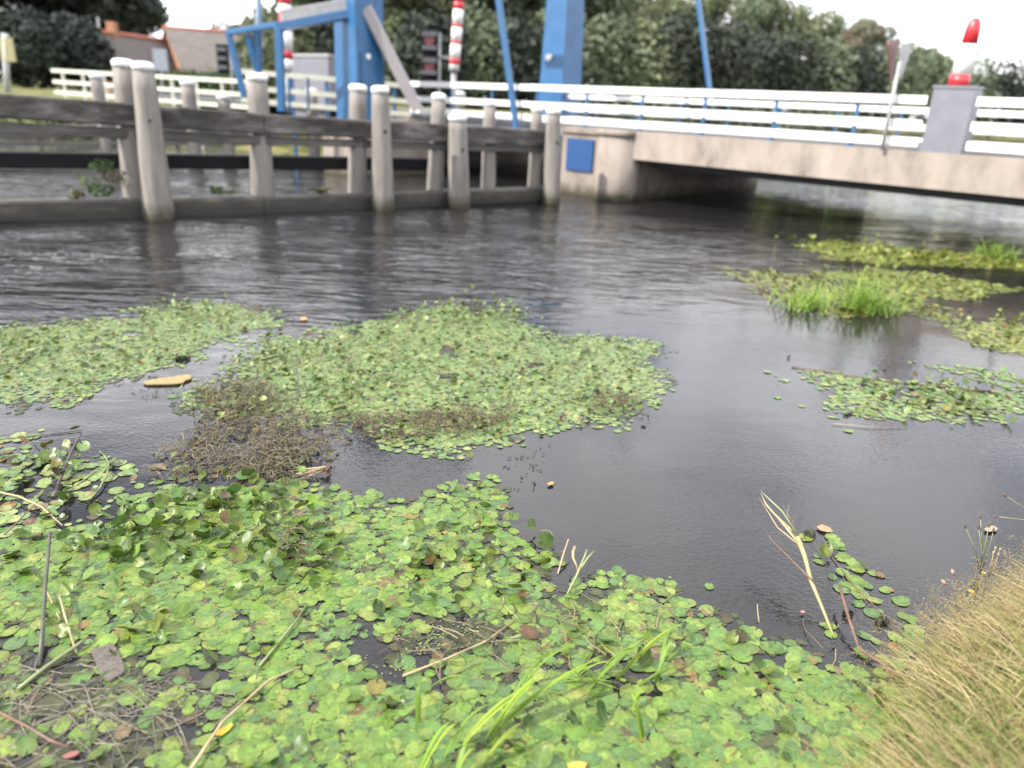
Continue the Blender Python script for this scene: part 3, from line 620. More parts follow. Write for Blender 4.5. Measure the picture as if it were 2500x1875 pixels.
def leafmesh(name, pts, rad, tilt, z0, pal, old=.06, parent=None, mat=None):
    n = len(pts); az = rng.uniform(0, 2*math.pi, n); yaw = rng.uniform(0, 2*math.pi, n)
    cup = rng.uniform(-.03, .05, n)+np.where(tilt > .3, rng.uniform(0, .25, n), 0); wv = rng.uniform(0, .05, n)+np.where(tilt > .3, .06, 0); ph = rng.uniform(0, 6.28, n); asp = rng.uniform(.74, 1.1, n)
    rows = []
    for f in (1., .55):
        rr = _rr*f; x = rr*np.cos(_th); y = rr*np.sin(_th)
        z = cup[:,None]*rr[None]**2+wv[:,None]*np.sin(3*_th[None]+ph[:,None])*rr[None]**2
        rows.append(np.stack([np.broadcast_to(x, z.shape), np.broadcast_to(y, z.shape)*asp[:,None], z], -1))
    c = np.zeros((n,1,3)); c[:,0,0] = .06; L = np.concatenate(rows+[c], 1)*rad[:,None,None]
    cy, sy = np.cos(yaw)[:,None], np.sin(yaw)[:,None]; x = L[...,0]*cy-L[...,1]*sy; y = L[...,0]*sy+L[...,1]*cy; z = L[...,2]
    ct, st = np.cos(tilt)[:,None], np.sin(tilt)[:,None]; x2 = x*ct-z*st; z2 = x*st+z*ct
    ca, sa = np.cos(az)[:,None], np.sin(az)[:,None]
    V = np.stack([x2*ca-y*sa+pts[:,0,None], x2*sa+y*ca+pts[:,1,None], z2], -1)
    V[...,2] += np.maximum(z0, -V[...,2].min(1)+.002+z0*.5)[:,None]
    m = 2*KL+1; b = (np.arange(n)*m)[:,None]
    i = np.arange(KL); j = (i+1) % KL
    F1 = np.stack([i, j, KL+j], -1); F2 = np.stack([i, KL+j, KL+i], -1); F3 = np.stack([KL+i, KL+j, np.full(KL, 2*KL)], -1)
    Ft = np.concatenate([F1, F2, F3]); F = (Ft[None]+b[:,:,None]).reshape(-1, 3)
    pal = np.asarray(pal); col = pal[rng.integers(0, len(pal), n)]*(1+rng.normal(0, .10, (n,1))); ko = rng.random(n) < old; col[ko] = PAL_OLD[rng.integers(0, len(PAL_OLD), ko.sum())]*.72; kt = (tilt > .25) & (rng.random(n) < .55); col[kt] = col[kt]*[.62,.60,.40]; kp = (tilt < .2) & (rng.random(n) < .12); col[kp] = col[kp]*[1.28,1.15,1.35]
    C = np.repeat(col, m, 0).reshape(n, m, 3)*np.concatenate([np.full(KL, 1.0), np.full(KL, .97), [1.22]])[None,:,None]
    C *= 1+rng.normal(0, .07, C.shape[:2])[...,None]; ang = (1+.13*np.cos(_th[None]+rng.uniform(0, 6.28, n)[:,None])); C[:,:KL] *= ang[...,None]; C[:,KL:2*KL] *= ang[...,None]**.6  # random tone, plus one random side of each leaf painted lighter, as if half-lit
    # brown nibbled spots on some rims
    spot = (rng.random((n, KL)) < .05); C[:,:KL][spot] = C[:,:KL][spot]*[1.05,.62,.7]
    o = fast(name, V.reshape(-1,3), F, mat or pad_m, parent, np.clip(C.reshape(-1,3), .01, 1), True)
    return o
def petioles(mb, pts, tops, n=None, w=.0025):
    for (x, y), z in zip(pts, tops):
        a = random.uniform(0, 6.28); mb.tube([(x+.02*math.cos(a), y+.02*math.sin(a), -.01), (x+.01*math.cos(a), y+.01*math.sin(a), z*.6), (x, y, z)], [w, w, w*.8], 4, False)
def mat_patch(label, polys, pal, rmin, rmax, old=.06, tilted=.05, ups=(), name='floating_leaves', seed=0.):
    """polys: (polygon px, leaves per m2, hole level); ups: (centre px, radius m, count, size) where leaves stand up out of the water"""
    P_, R_, T_, Z_ = [], [], [], []
    for pg, dens, hole in polys:
        p = scatter(wpoly(pg), dens, hole, seed=seed); n = len(p); P_.append(p); R_.append(rng.uniform(rmin, rmax, n)*rng.choice([1.08, .75, .48], n, p=[.66, .20, .14]))
        t = np.abs(rng.normal(0, .02, n)); k = rng.random(n) < tilted; t[k] = rng.uniform(.25, 1.0, k.sum()); T_.append(t); Z_.append(rng.uniform(.001, .006, n)+np.where(k, rng.uniform(0, .025, n), 0))
    for (cx, cy), rd, n, hgt in ups:
        c = Q(cx, cy)[:2]; p = c+rng.normal(0, .5, (n, 2))*rd; P_.append(p); R_.append(rng.uniform(rmin*1.0, rmax*1.05, n)); T_.append(rng.uniform(.15, 1.25, n)); Z_.append(rng.uniform(.01, hgt, n))
    p = np.concatenate(P_); r_ = np.concatenate(R_); t = np.concatenate(T_); z = np.concatenate(Z_)
    o = leafmesh(name, p, r_, t, z, pal, old); return tag(o, label, 'floating leaves', kind='stuff')
A_ = [(-120,712),(0,706),(120,698),(240,690),(330,664),(430,655),(520,660),(606,676),(600,705),(550,725),(455,742),(430,775),(300,802),(220,838),(190,868),(60,872),(-120,872)]
mat_patch('left hand raft of small pale floating leaves by the dark rippled channel', [(A_, 2300, -.56)], PAL_MID, .011, .027, .03, .05,
  [((410,668),.5,60,.10),((20,790),.45,40,.12),((30,735),.4,30,.10),((75,768),.3,20,.1),((470,690),.3,20,.08),((180,820),.4,22,.08),((260,770),.5,30,.07)], seed=1.)
Bp = [(505,790),(560,760),(640,737),(760,702),(850,690),(872,672),(960,664),(1080,672),(1125,700),(1195,735),(1290,726),(1350,733),(1445,748),(1432,772),(1385,792),(1432,815),(1425,838),(1395,880),(1330,907),(1200,927),(1110,945),(1010,960),(940,972),(860,955),(780,925),(700,905),(600,905),(470,885),(395,885),(430,850),(520,838)]
Bs = [(560,690),(760,690),(700,715),(600,745),(470,800),(430,850),(400,850),(440,770)]
mat_patch('large middle raft of floating leaves with bright upright tufts on its far rim', [(Bp, 2300, -.60), (Bs, 420, -.1)], PAL_MID, .011, .028, .03, .055,
  [((1030,682),.55,120,.14),((930,680),.5,70,.10),((1100,690),.3,40,.12),((640,770),.4,60,.11),((760,838),.38,60,.12),((620,800),.4,40,.1),((520,890),.25,40,.1),((700,880),.5,40,.06),((870,790),.6,30,.06),((1080,850),.8,40,.06),((1320,870),.4,36,.08),((1290,760),.6,40,.06),((560,795),.35,30,.1)], seed=2.)
D1 = [(-160,1190),(0,1160),(150,1125),(300,1112),(420,1062),(520,1050),(640,1052),(700,1085),(700,1180),(650,1260),(640,1400),(560,1440),(420,1440),(300,1430),(200,1400),(60,1420),(-160,1440)]
D2 = [(640,1058),(760,1062),(870,1088),(960,1058),(1060,1032),(1110,1082),(1060,1122),(1150,1140),(1190,1160),(1222,1182),(1190,1240),(1215,1275),(1280,1245),(1380,1232),(1455,1252),(1500,1300),(1560,1352),(1640,1366),(1690,1395),(1640,1440),(1560,1470),(1420,1500),(1380,1440),(1180,1420),(1100,1370),(980,1330),(840,1360),(700,1400),(620,1400),(680,1200)]
D3 = [(560,1440),(700,1400),(860,1440),(1000,1440),(1180,1430),(1420,1500),(1640,1440),(1750,1405),(1900,1440),(2010,1445),(2060,1520),(2060,1800),(400,1800),(440,1650),(480,1560)]
D4 = [(-160,1440),(60,1425),(200,1405),(420,1445),(540,1470),(460,1570),(420,1760),(-160,1760)]
D5 = [(840,1355),(980,1325),(1180,1300),(1400,1290),(1500,1320),(1420,1420),(1180,1430),(860,1440)]
mat_patch('near carpet of broad floating leaves filling the water at the foot of the bank', [(D1, 1250, -.80), (D2, 850, -.62), (D3, 1150, -.9), (D4, 300, -.25), (D5, 190, .0)], PAL_NEAR, .019, .041, .035, .035,
  [((520,1105),.42,50,.07),((600,1150),.3,30,.08),((330,1150),.35,28,.05),((260,1180),.3,30,.07),((430,1160),.3,20,.05),((620,1230),.25,30,.07),((560,1090),.25,16,.08),((915,1225),.10,8,.06),((1000,1200),.4,20,.04),((1050,1160),.25,14,.06),((300,1120),.3,24,.05)], seed=3.)
E1 = [(-120,930),(60,935),(110,990),(210,985),(240,1030),(190,1080),(150,1130),(-120,1190)]
E2 = [(210,1010),(420,1000),(470,1045),(420,1070),(300,1110),(150,1120)]
mat_patch('sparse left hand drift of floating leaves around the dark stick', [(E1, 330, -.45), (E2, 130, -.15)], PAL_MID, .024, .044, .08, .10, [((120,1025),.25,20,.08),((60,1000),.3,16,.08)], seed=4.)
F1_ = [(1715,790),(1800,800),(1950,836),(2060,825),(2130,842),(2260,855),(2260,885),(2140,915),(2000,917),(1890,902),(1800,882),(1770,840)]
F2_ = [(1980,782),(2120,790),(2260,822),(2260,870),(2100,860)]; F3_ = [(1650,800),(1760,800),(1850,880),(1830,935),(1700,880)]
mat_patch('right hand raft of floating leaves below the drifting reed stem', [(F1_, 900, -.5), (F2_, 520, -.2), (F3_, 70, -.1)], PAL_MID, .015, .034, .05, .07, [((2030,850),.4,40,.09),((2080,870),.5,40,.08),((1890,835),.25,16,.07)], seed=5.)
G_ = [(1560,582),(1640,582),(1750,598),(1950,640),(2000,655),(2090,682),(2080,697),(1940,682),(1850,692),(1700,662),(1620,620)]
mat_patch('thin brownish raft of leaves carrying two clumps of tall grass', [(G_, 560, -.5)], PAL_FAR, .02, .04, .25, .12, [((1740,640),.5,30,.1),((1960,660),.5,30,.08)], seed=6.)
H_ = [(1770,590),(1880,584),(2000,590),(2080,604),(2195,622),(2100,646),(1985,640),(1900,620),(1780,602)]
mat_patch('narrow yellow green raft of leaves behind the grass clumps', [(H_, 1100, -.85)], PAL_FAR, .02, .04, .05, .10, [((1900,592),.9,40,.12)], seed=7.)
I_ = [(1715,530),(1800,520),(1950,535),(2212,560),(2360,572),(2360,596),(2150,582),(1950,574),(1800,562)]
mat_patch('farthest raft of floating leaves in the shadow edge of the bridge', [(I_, 800, -.9)], PAL_FAR, .024, .046, .08, .10, [((1860,530),1.5,60,.15)], seed=8.)
J_ = [(2040,704),(2130,694),(2270,690),(2330,720),(2330,778),(2212,772),(2110,748)]
mat_patch('raft of floating leaves touching the right edge below the far rafts', [(J_, 1000, -.7)], PAL_FAR, .018, .036, .08, .10, [((2190,700),.4,24,.1)], seed=9.)
K1 = [(1750,1150),(1800,1158),(1860,1215),(1930,1262),(1990,1320),(2005,1380),(1920,1395),(1840,1300),(1760,1225)]
mat_patch('loose string of floating leaves between the reed stem and the grassy bank', [(K1, 330, None), ([(1690,1380),(1790,1340),(2000,1400),(2030,1450),(1900,1445)], 200, -.4)], PAL_NEAR, .022, .042, .10, .03, [], seed=10.)

mat_patch('small olive leaves caught in the brown weed tangle', [([(335,990),(450,940),(540,905),(640,915),(705,955),(715,990),(680,1012),(600,1050),(480,1042),(360,1035)], 260, -.3)], np.concatenate([PAL_OLD*.8, PAL_MID]), .010, .024, .2, .3, [], seed=14.)
PAL_SUNK = np.array([(.075,.095,.030),(.10,.115,.04),(.055,.075,.028),(.11,.09,.04),(.045,.055,.022),(.09,.12,.05)])*.6
def sunk(label, pgs, dens, r0, r1, hole):
    p = np.concatenate([scatter(wpoly(pg), dens, hole, seed=50.) for pg in pgs]); n = len(p)
    tag(leafmesh('drowned_leaves', p, rng.uniform(r0, r1, n), np.abs(rng.normal(0, .01, n)), rng.uniform(.0004, .0016, n), PAL_SUNK, .04), label, 'drowned leaves', kind='stuff')
sunk('olive drowned leaves showing between the pads of the near carpet', [D1, D2, D3, D4, D5], 620, .014, .036, -.5)
sunk('olive drowned leaves showing between the pads of the middle raft', [Bp], 800, .012, .028, -.6)
sunk('olive drowned leaves showing between the pads of the left raft', [A_], 800, .012, .028, -.6)
# ------------------------------------------------------------------ dead weed, duckweed, loose stems (nobody could count them)
def tangle(label, specs, name='waterweeds', cols=((.085,.065,.028),(.12,.095,.04),(.055,.04,.02),(.15,.13,.055),(.03,.024,.014)), curl=2.5, rise=.75, zmin=.012):
    V = []; Fq = []; C = []; b = 0
    for pg, dens, L, hmax, w, hole in specs:
        p = scatter(wpoly(pg), dens, hole, 2.8, .08, seed=len(V)*1.7)
        for x, y in p:
            a = random.uniform(0, 6.28); l = L*random.uniform(.4, 1.3); pt = np.array([x, y, random.uniform(zmin, zmin+hmax)]); el = random.uniform(-.25, rise); turn = random.uniform(-curl, curl); ww = w*random.uniform(.6, 1.5); c = np.array(random.choice(cols))*random.uniform(.7, 1.25); n = 4
            for i in range(n+1):
                d = np.array([math.cos(a)*math.cos(el), math.sin(a)*math.cos(el), math.sin(el)]); s = np.array([-math.sin(a), math.cos(a), 0])*ww; u = np.array([0, 0, ww])
                V += [pt-s, pt+u*1.2, pt+s]; C += [c]*3
                if i: 
                    k = b+3*i; Fq += [(k-3,k-2,k+1,k),(k-2,k-1,k+2,k+1)]
                pt = pt+d*l/n; pt[2] = max(pt[2], zmin); a += turn/n; el -= .35
            b += 3*(n+1)
    return tag(fast(name, V, Fq, weed_m, None, np.array(C), True), label, 'waterweed', kind='stuff')
Cw = [(335,990),(420,935),(470,895),(560,875),(680,905),(760,945),(720,990),(680,1012),(700,1040),(600,1058),(480,1042),(360,1035)]
tangle('brown tangle of dead water weed between the middle raft and the near carpet', [(Cw, 1500, .10, .035, .0024, -.45), ([(470,985),(620,960),(690,985),(640,1035),(520,1035)], 1500, .11, .08, .0024, -.5)])
tangle('brown dead stems along the lower rim of the middle raft', [([(700,895),(850,905),(1000,880),(1100,865),(1130,895),(1010,940),(880,955),(760,940)], 2400, .08, .035, .0026, -.5), ([(1270,855),(1380,850),(1370,900),(1280,900)], 1500, .08, .06, .0026, -.6), ([(420,840),(560,820),(640,860),(500,900),(410,890)], 2000, .08, .05, .0026, -.4), ([(720,720),(1280,740),(1380,840),(1000,860),(620,850)], 150, .06, .045, .0022, -.1)])
tangle('thin dead stems among the leaves of the left raft', [(A_, 170, .06, .045, .0022, -.1)])
tangle('brown stem tangles pressed among the near carpet of leaves', [([(600,1130),(690,1150),(680,1230),(610,1240),(570,1180)], 700, .11, .04, .0028, -.3), ([(400,1095),(640,1070),(660,1110),(460,1140)], 120, .10, .04, .0028, -.1), (D1, 16, .12, .03, .0026, .1), (D2, 22, .12, .02, .0022, .1)])
STR = ((.20,.16,.085),(.14,.11,.06),(.26,.22,.12),(.10,.085,.05),(.15,.16,.06))
tangle('pale loose straw floating over the dark gaps of the near carpet', [(D5, 190, .20, .014, .0022, -.2), ([(560,1440),(860,1350),(900,1440),(640,1500)], 90, .16, .012, .0022, 0.)], 'straw', STR, curl=.9, rise=.2)
tangle('mass of drowned stems and straw at the lower left corner', [(D4, 620, .24, .012, .0016, -.5), ([(-160,1440),(420,1450),(460,1570),(-160,1600)], 300, .30, .012, .0018, -.5)], 'straw', ((.17,.145,.11),(.12,.105,.085),(.23,.20,.15),(.13,.13,.08),(.08,.07,.06)), curl=.7, rise=.15, zmin=.003)
tangle('thin trailing stems around the string of leaves by the bank', [(K1, 40, .22, .008, .0022, -.2), ([(1750,1180),(1900,1180),(1960,1260),(1850,1260)], 46, .14, .006, .002, -.1), (F1_, 26, .12, .03, .0025, 0.), ([(1690,1380),(1900,1360),(2010,1440),(1850,1440)], 110, .22, .012, .0022, -.3)], 'straw', STR, curl=1.2, rise=.2, zmin=.004)
def duckweed(label, specs):
    p = np.concatenate([scatter(wpoly(pg), d, h, 4.2, .05, seed=31+i) for i, (pg, d, h) in enumerate(specs)]); n = len(p); a = np.linspace(0, 2*math.pi, 6, endpoint=False)
    r_ = rng.uniform(.0022, .0052, n); z = rng.uniform(.0015, .004, n); e = rng.uniform(0, 6.28, n)
    V = np.stack([p[:,0,None]+r_[:,None]*np.cos(a+e[:,None]), p[:,1,None]+r_[:,None]*.75*np.sin(a+e[:,None]), np.broadcast_to(z[:,None], (n, 6))], -1)
    pal = np.array([(.22,.26,.07),(.28,.30,.10),(.17,.21,.06),(.33,.33,.14)]); C = np.repeat(pal[rng.integers(0, 4, n)], 6, 0)
    return tag(fast('duckweed', V.reshape(-1,3), np.arange(6*n).reshape(n, 6), duck_m, None, C, False), label, 'duckweed', kind='stuff')
duckweed('pale specks of duckweed in the gaps of the near carpet', [(D5, 5200, -.05), (D2, 1500, .15), (D1, 500, .25), (D3, 900, .2), (D4, 700, .0), (K1, 500, .0)])
tangle('dark specks of drowned weed in the open water past the near carpet', [([(1060,1000),(1120,970),(1180,960),(1190,1010),(1150,1080),(1080,1060)], 300, .022, .006, .0035, .0), ([(230,1040),(320,1040),(300,1085),(220,1080)], 90, .03, .006, .004, .1), ([(280,840),(430,830),(420,870),(300,870)], 260, .03, .012, .003, .0)], 'waterweeds', ((.012,.014,.01),(.02,.022,.014)), zmin=.002)

# ------------------------------------------------------------------ single sticks, stems, debris and lone leaves
def stick(name, label, cat, pts, r0, r1, mat, n=8, zs=None, extra=None):
    w = [np.array(Q(x, y, z)) for (x, y, z) in pts]; root = thing(name, w[0], label, cat) if extra else None
    m = MB(); k = len(w); m.tube(w, [r0+(r1-r0)*i/(k-1) for i in range(k)], n); o = m.build('stem' if extra else name, mat, root)
    if not extra: tag(o, label, cat)
    else: extra(root, w)
    return root or o
stick('stick', 'dark bent stick slanting out of the water at the left, tip pointing up right', 'stick', [(115,1075,0.),(128,1040,.03),(150,985,.06),(166,952,.09),(176,936,.11)], .012, .005, stick_dark)
stick('reed', 'long dark upright reed stem standing among the near leaves at far left', 'reed stem', [(86,1440,.0),(92,1360,.05),(98,1260,.10),(104,1200,.12),(108,1150,.13)], .010, .007, mottled('dark_green_stem', [(.3,(.02,.022,.012)),(.7,(.075,.075,.045))], (10,10,10), .5))
stick('reed', 'pale green bent reed lying on open water right of the dark stick', 'reed stem', [(190,1085,.005),(215,1055,.02),(232,1022,.03),(235,1000,.02),(226,985,.008),(215,975,.004)], .006, .004, reed_green)
stick('reed', 'thin reed arching from the pale bent reed towards the dark stick', 'reed stem', [(150,1060,.004),(190,1030,.012),(210,1012,.02),(230,1008,.02)], .004, .003, reed_green)
stick('reed', 'tan dry reed crossing the left edge over the dark water', 'reed stem', [(-40,1055,.03),(40,1072,.035),(90,1095,.03),(135,1135,.012)], .006, .004, stick_tan)
stick('twig', 'thin brown twig leaning below the tan dry reed', 'twig', [(10,1155,.02),(45,1120,.04),(80,1085,.03)], .004, .003, stick_red)
stick('reed', 'thin dark reed lying flat above the dark stick at the left edge', 'reed stem', [(-40,955,.006),(60,943,.008),(175,930,.006)], .004, .003, stick_dark)
stick('reed', 'broad green reed blade lying at the lower left beside the grey slab', 'reed stem', [(38,1490,.012),(100,1440,.018),(165,1395,.03),(190,1375,.03)], .009, .006, reed_green)
stick('reed', 'pale straw stem standing near the top of the broad green reed blade', 'reed stem', [(165,1410,.01),(140,1330,.05),(125,1275,.06)], .005, .003, stick_tan)
stick('reed', 'second pale straw stem left of the standing one, lying low', 'reed stem', [(130,1340,.012),(112,1300,.025),(100,1275,.03)], .004, .003, stick_tan)
stick('reed', 'drowned green blade crossing the dark gap of the near carpet diagonally', 'reed stem', [(560,1440,.012),(600,1390,.018),(640,1340,.02),(660,1310,.012)], .006, .004, reed_green)
stick('reed', 'yellow stem slanting up from the bottom edge at the lower left', 'reed stem', [(400,1680,.02),(480,1560,.03),(580,1470,.03),(650,1440,.012)], .006, .004, stick_tan)
stick('reed', 'pink tinged stem lying across the drowned straw at the lower left corner', 'reed stem', [(-20,1530,.02),(60,1570,.025),(110,1600,.03),(150,1615,.02)], .006, .004, stick_red)
stick('reed', 'long dry stalk lying slanted across the straw in the near carpet', 'reed stem', [(870,1460,.014),(960,1425,.022),(1050,1385,.018),(1110,1340,.012)], .0045, .003, stick_tan)
stick('stick', 'short dark stick floating behind the yellow slab', 'stick', [(525,782,.005),(570,776,.012),(600,770,.01)], .008, .006, stick_dark)
stick('stick', 'dark stem standing in the left half of the middle raft', 'stick', [(626,965,.0),(632,900,.03),(648,840,.05),(640,800,.10),(648,770,.14)], .006, .004, stick_dark)
stick('stick', 'slender brown stick leaning at the tip of the near carpet by open water', 'stick', [(1205,1240,.0),(1218,1195,.05),(1228,1165,.08)], .005, .004, stick_tan)
stick('stick', 'brown floating stem along the top of the right hand raft', 'stick', [(1710,792,.008),(1790,802,.014),(1900,822,.010),(2010,832,.008),(2100,842,.008)], .006, .002, stick_red)
stick('stick', 'dark knobbly twig at the right end of the brown floating stem', 'stick', [(2060,838,.01),(2100,843,.025),(2140,845,.03)], .007, .012, stick_dark)
stick('reed', 'thin pale reed lying by the lone leaves left of the red reflection', 'reed stem', [(1800,915,.01),(1880,922,.012),(1960,924,.008)], .0025, .0015, stick_tan)
stick('stick', 'red brown peeled branch rising out of the leaves beside the bank', 'stick', [(1975,1480,.02),(1900,1430,.02),(1855,1400,.02),(1835,1340,.06),(1820,1290,.08),(1815,1265,.08)], .005, .0075, stick_red)
stick('reed', 'long brown runner stem from the string of leaves to the grassy bank', 'reed stem', [(1795,1200,.006),(1850,1270,.012),(1920,1340,.016),(2010,1420,.03)], .0026, .0022, stick_red)
stick('twig', 'short white tipped twig standing alone in the water right of the near carpet', 'twig', [(1640,1345,.0),(1637,1322,.03),(1636,1305,.05)], .003, .002, stick_tan)
def reed_blades(root, w):
    for (pts, r_, mt) in [([(1735,1185,.20),(1690,1130,.25),(1655,1090,.28),(1643,1065,.30)], .006, stick_tan),([(1730,1180,.20),(1680,1140,.23),(1640,1075,.27)], .004, stick_tan),([(1760,1260,.13),(1720,1220,.16),(1670,1170,.17),(1645,1135,.17)], .0045, stick_red),([(1715,1150,.22),(1700,1110,.26),(1706,1086,.28)], .003, reed_green),([(1722,1160,.22),(1680,1120,.26),(1660,1098,.28)], .003, reed_green),([(1728,1185,.18),(1705,1140,.24),(1668,1105,.27),(1650,1080,.28)], .005, stick_tan),([(1720,1150,.23),(1690,1105,.28),(1655,1072,.31),(1641,1058,.32)], .005, reed_green),([(1725,1170,.2),(1712,1125,.25),(1695,1100,.27),(1690,1090,.27)], .003, stick_red)]:
        m = MB(); q = [np.array(Q(x*1.0, y*1.0, z)) for x, y, z in pts]; m.tube(q, [r_, r_*.95, r_*.7, r_*.2][:len(q)] if len(q) == 4 else [r_, r_*.8, r_*.2], 6); m.build('blade', mt, root)
stick('reed_stalk', 'tall dry reed stalk with splayed blades leaning over the dark open water', 'reed stalk', [(1800,1372,.0),(1775,1310,.05),(1752,1255,.11),(1738,1200,.18),(1722,1160,.23)], .0055, .013, mottled('striped_reed', [(.3,(.20,.20,.07)),(.55,(.34,.30,.13)),(.8,(.40,.27,.17))], (30,30,6), .6), 8, extra=reed_blades)

def slab(name, label, cat, px, thick, mat, z=.012):
    w = [np.array(Q(x, y, z)) for x, y in px]; n = len(w); m = MB(); up = np.array([0,0,thick]); c = sum(w)/n
    top = [c+(p-c)*.96+up for p in w]; mid = [p+up*.75 for p in w]
    m.add(w+mid+top, [tuple(range(n-1,-1,-1)), tuple(range(2*n, 3*n))]+[(i,(i+1)%n,n+(i+1)%n,n+i) for i in range(n)]+[(n+i,n+(i+1)%n,2*n+(i+1)%n,2*n+i) for i in range(n)])
    o = m.build(name, mat); return tag(o, label, cat)
slab('foam_slab', 'crumbly yellow foam slab floating between the left and middle rafts', 'foam slab', [(312,826),(330,822),(350,819),(372,817),(392,812),(414,812),(413,820),(400,824),(396,829),(380,831),(340,832),(318,832),(309,829)], .012, foam_m, .008)
slab('stone_slab', 'grey brown rectangular slab with rounded corners lying in the drowned straw', 'slab', [(196,1408),(238,1394),(247,1398),(253,1406),(271,1445),(271,1454),(264,1460),(238,1475),(228,1473),(222,1466)], .012, stone_m, .006)
slab('leaf', 'single pale buff leaf floating on open water at the right', 'leaf', [(2126,1143),(2133,1138),(2143,1136),(2152,1139),(2156,1144),(2150,1148),(2138,1149),(2130,1147)], .004, plain('buff_leaf', (.26,.21,.15), .6))
slab('leaf', 'brown withered leaf beside the dark clump on the string of leaves', 'leaf', [(1764,1138),(1775,1133),(1793,1140),(1800,1149),(1788,1150),(1772,1146)], .003, plain('tan_leaf', (.30,.19,.09), .6))
slab('leaf', 'orange leaf floating in the gap above the left raft', 'leaf', [(648,688),(656,685),(664,687),(661,692),(650,692)], .004, plain('orange_leaf', (.50,.20,.06), .6))
slab('leaf', 'small orange leaf drifting past the middle of the open water', 'leaf', [(1182,1045),(1190,1041),(1197,1042),(1195,1047),(1185,1049)], .004, plain('orange_leaf_small', (.45,.20,.09), .6))
slab('leaf', 'yellow willow leaf floating near the lower left corner', 'leaf', [(466,1588),(480,1572),(500,1562),(504,1566),(495,1578),(478,1590)], .004, plain('yellow_leaf', (.62,.40,.03), .5))
slab('leaf', 'orange blossom coloured leaf at the bottom edge of the picture', 'leaf', [(1226,1652),(1248,1646),(1268,1650),(1262,1668),(1234,1672)], .006, plain('orange_leaf_low', (.62,.27,.03), .5))
slab('leaf', 'dull red leaf among the drowned straw at the lower left', 'leaf', [(134,1634),(150,1626),(170,1622),(172,1628),(160,1636),(142,1640)], .004, plain('red_leaf', (.20,.07,.055), .6))
slab('leaf', 'tiny pink leaf alone on the calm water right of the near carpet', 'leaf', [(1728,1108+214),(1733,1105+214),(1740,1108+214),(1736,1111+214)], .003, plain('pink_leaf', (.40,.18,.13), .6))
def lone(label, x, y, r_, pal=PAL_NEAR, tilt=.04, z=.004):
    p = np.array([Q(x, y)[:2]]); tag(leafmesh('floating_leaf', p, np.array([r_]), np.array([tilt]), np.array([z]), pal[rng.integers(0, len(pal), 1)], 0.), label, 'floating leaf', 'lone floating leaves')
for lab, x, y, r_ in [('lone green floating leaf above the tip of the near carpet', 1068, 1032, .03),('lone leaf under the middle raft, left one of a pair', 1100, 961, .026),('lone leaf under the middle raft, right one of a pair', 1130, 963, .024),
  ('green leaf floating free off the right tip of the near carpet', 1532, 1268, .026),('green leaf floating alone just right of the near carpet edge', 1525, 1318, .036),('pale leaf floating alone in the left hand pool, upper one', 344, 1042, .03),('pale leaf floating alone in the left hand pool, lower one', 372, 1035, .026),
  ('lone leaf left of the brown floating stem on the right', 1680, 860, .03),('lone leaf below the right hand raft beside the red reflection', 1832, 932, .034),('lone small leaf between the right raft and the open water', 1796, 902, .026),('lone leaf at the upper end of the string of leaves', 1770, 1215, .03),('lone leaf below the foam slab in the left hand pool', 372, 858, .035)]: lone(lab, x, y, r_)
# dry reed root clump and dark submerged lumps
def strawclump(name, label, cx, cy, n, L, ang, spread, mats, rootmat=None):
    c = Q(cx, cy); root = thing(name, c, label, 'plant debris')
    m = MB()
    for i in range(n):
        a = ang+random.gauss(0, spread); l = L*random.uniform(.5, 1.1); z = random.uniform(.02, .06)
        m.blade(np.array(c)+np.array([0,0,z]), (math.cos(a), math.sin(a), random.uniform(-.12, .08)), (0, 0, -.15), l, .007)
    m.build('straw_blade', mats, root)
    if rootmat:
        m = MB()
        for i in range(26):
            a = random.uniform(0, 6.28); m.tube([np.array(c)+np.array([0,0,.03]), np.array(c)+np.array([.035*math.cos(a), .035*math.sin(a), random.uniform(.0,.07)])], [.006, .002], 5)
        m.build('root', rootmat, root)
strawclump('reed_clump', 'uprooted tuft of dry straw with a dark red root end at the near carpet edge', 705, 1025, 22, .22, math.pi+.35, .16, stick_tan, stick_red)
def lump(label, cx, cy, r_):
    c = Q(cx, cy); V, Fq, col = leafcloud([np.array(c)+np.array([0,0,.012])], [(r_, r_*.7, .025)], 160, r_*.22, [(.012,.014,.007),(.05,.055,.02)]); tag(fast('weed_clump', V, Fq, weed_m, None, col, False), label, 'weed clump')
lump('dark rotten weed clump left of the withered leaf on the open water', 1749, 1158, .035); lump('dark weed clump under the brown runner stem by the bank', 1990*.957, 1402*.96, .03); lump('dark weed clump beside the red brown peeled branch', 1830, 1330, .028)
lump('dark weed clump alone at the top left of the right hand raft', 1703, 774, .016); lump('blackish weed clump by the pale bent reed in the left pool', 203, 1092, .04); lump('dark weed clump on the right rim of the left raft', 394, 778, .06)

# grass tufts growing in the rafts
def tuft(label, centres, n, L, w, cols, lean=.35, group='grass tufts growing in the floating rafts', spread=.12):
    m = MB(); C = []; c0 = np.array(Q(*centres[0]))
    for i in range(n):
        c = np.array(Q(*random.choice(centres))); a = random.uniform(0, 6.28); b0 = c+np.array([random.gauss(0, spread), random.gauss(0, spread), 0]); e = random.uniform(.75, 1.5)
        dr = np.array([math.cos(a)*math.cos(e), math.sin(a)*math.cos(e), math.sin(e)])+np.array([lean*.4, 0, 0]); k0 = len(m.v)
        m.blade(b0, dr, (math.cos(a)*.6+lean*.5, math.sin(a)*.6, -random.uniform(.2, .9)), L*random.uniform(.5, 1.15), w*random.uniform(.7, 1.3), 5)
        C += [np.array(random.choice(cols))*random.uniform(.8, 1.2)]*(len(m.v)-k0)
    return tag(m.build('grass_tuft', blade_m, None, np.array(C)), label, 'grass tuft', group)
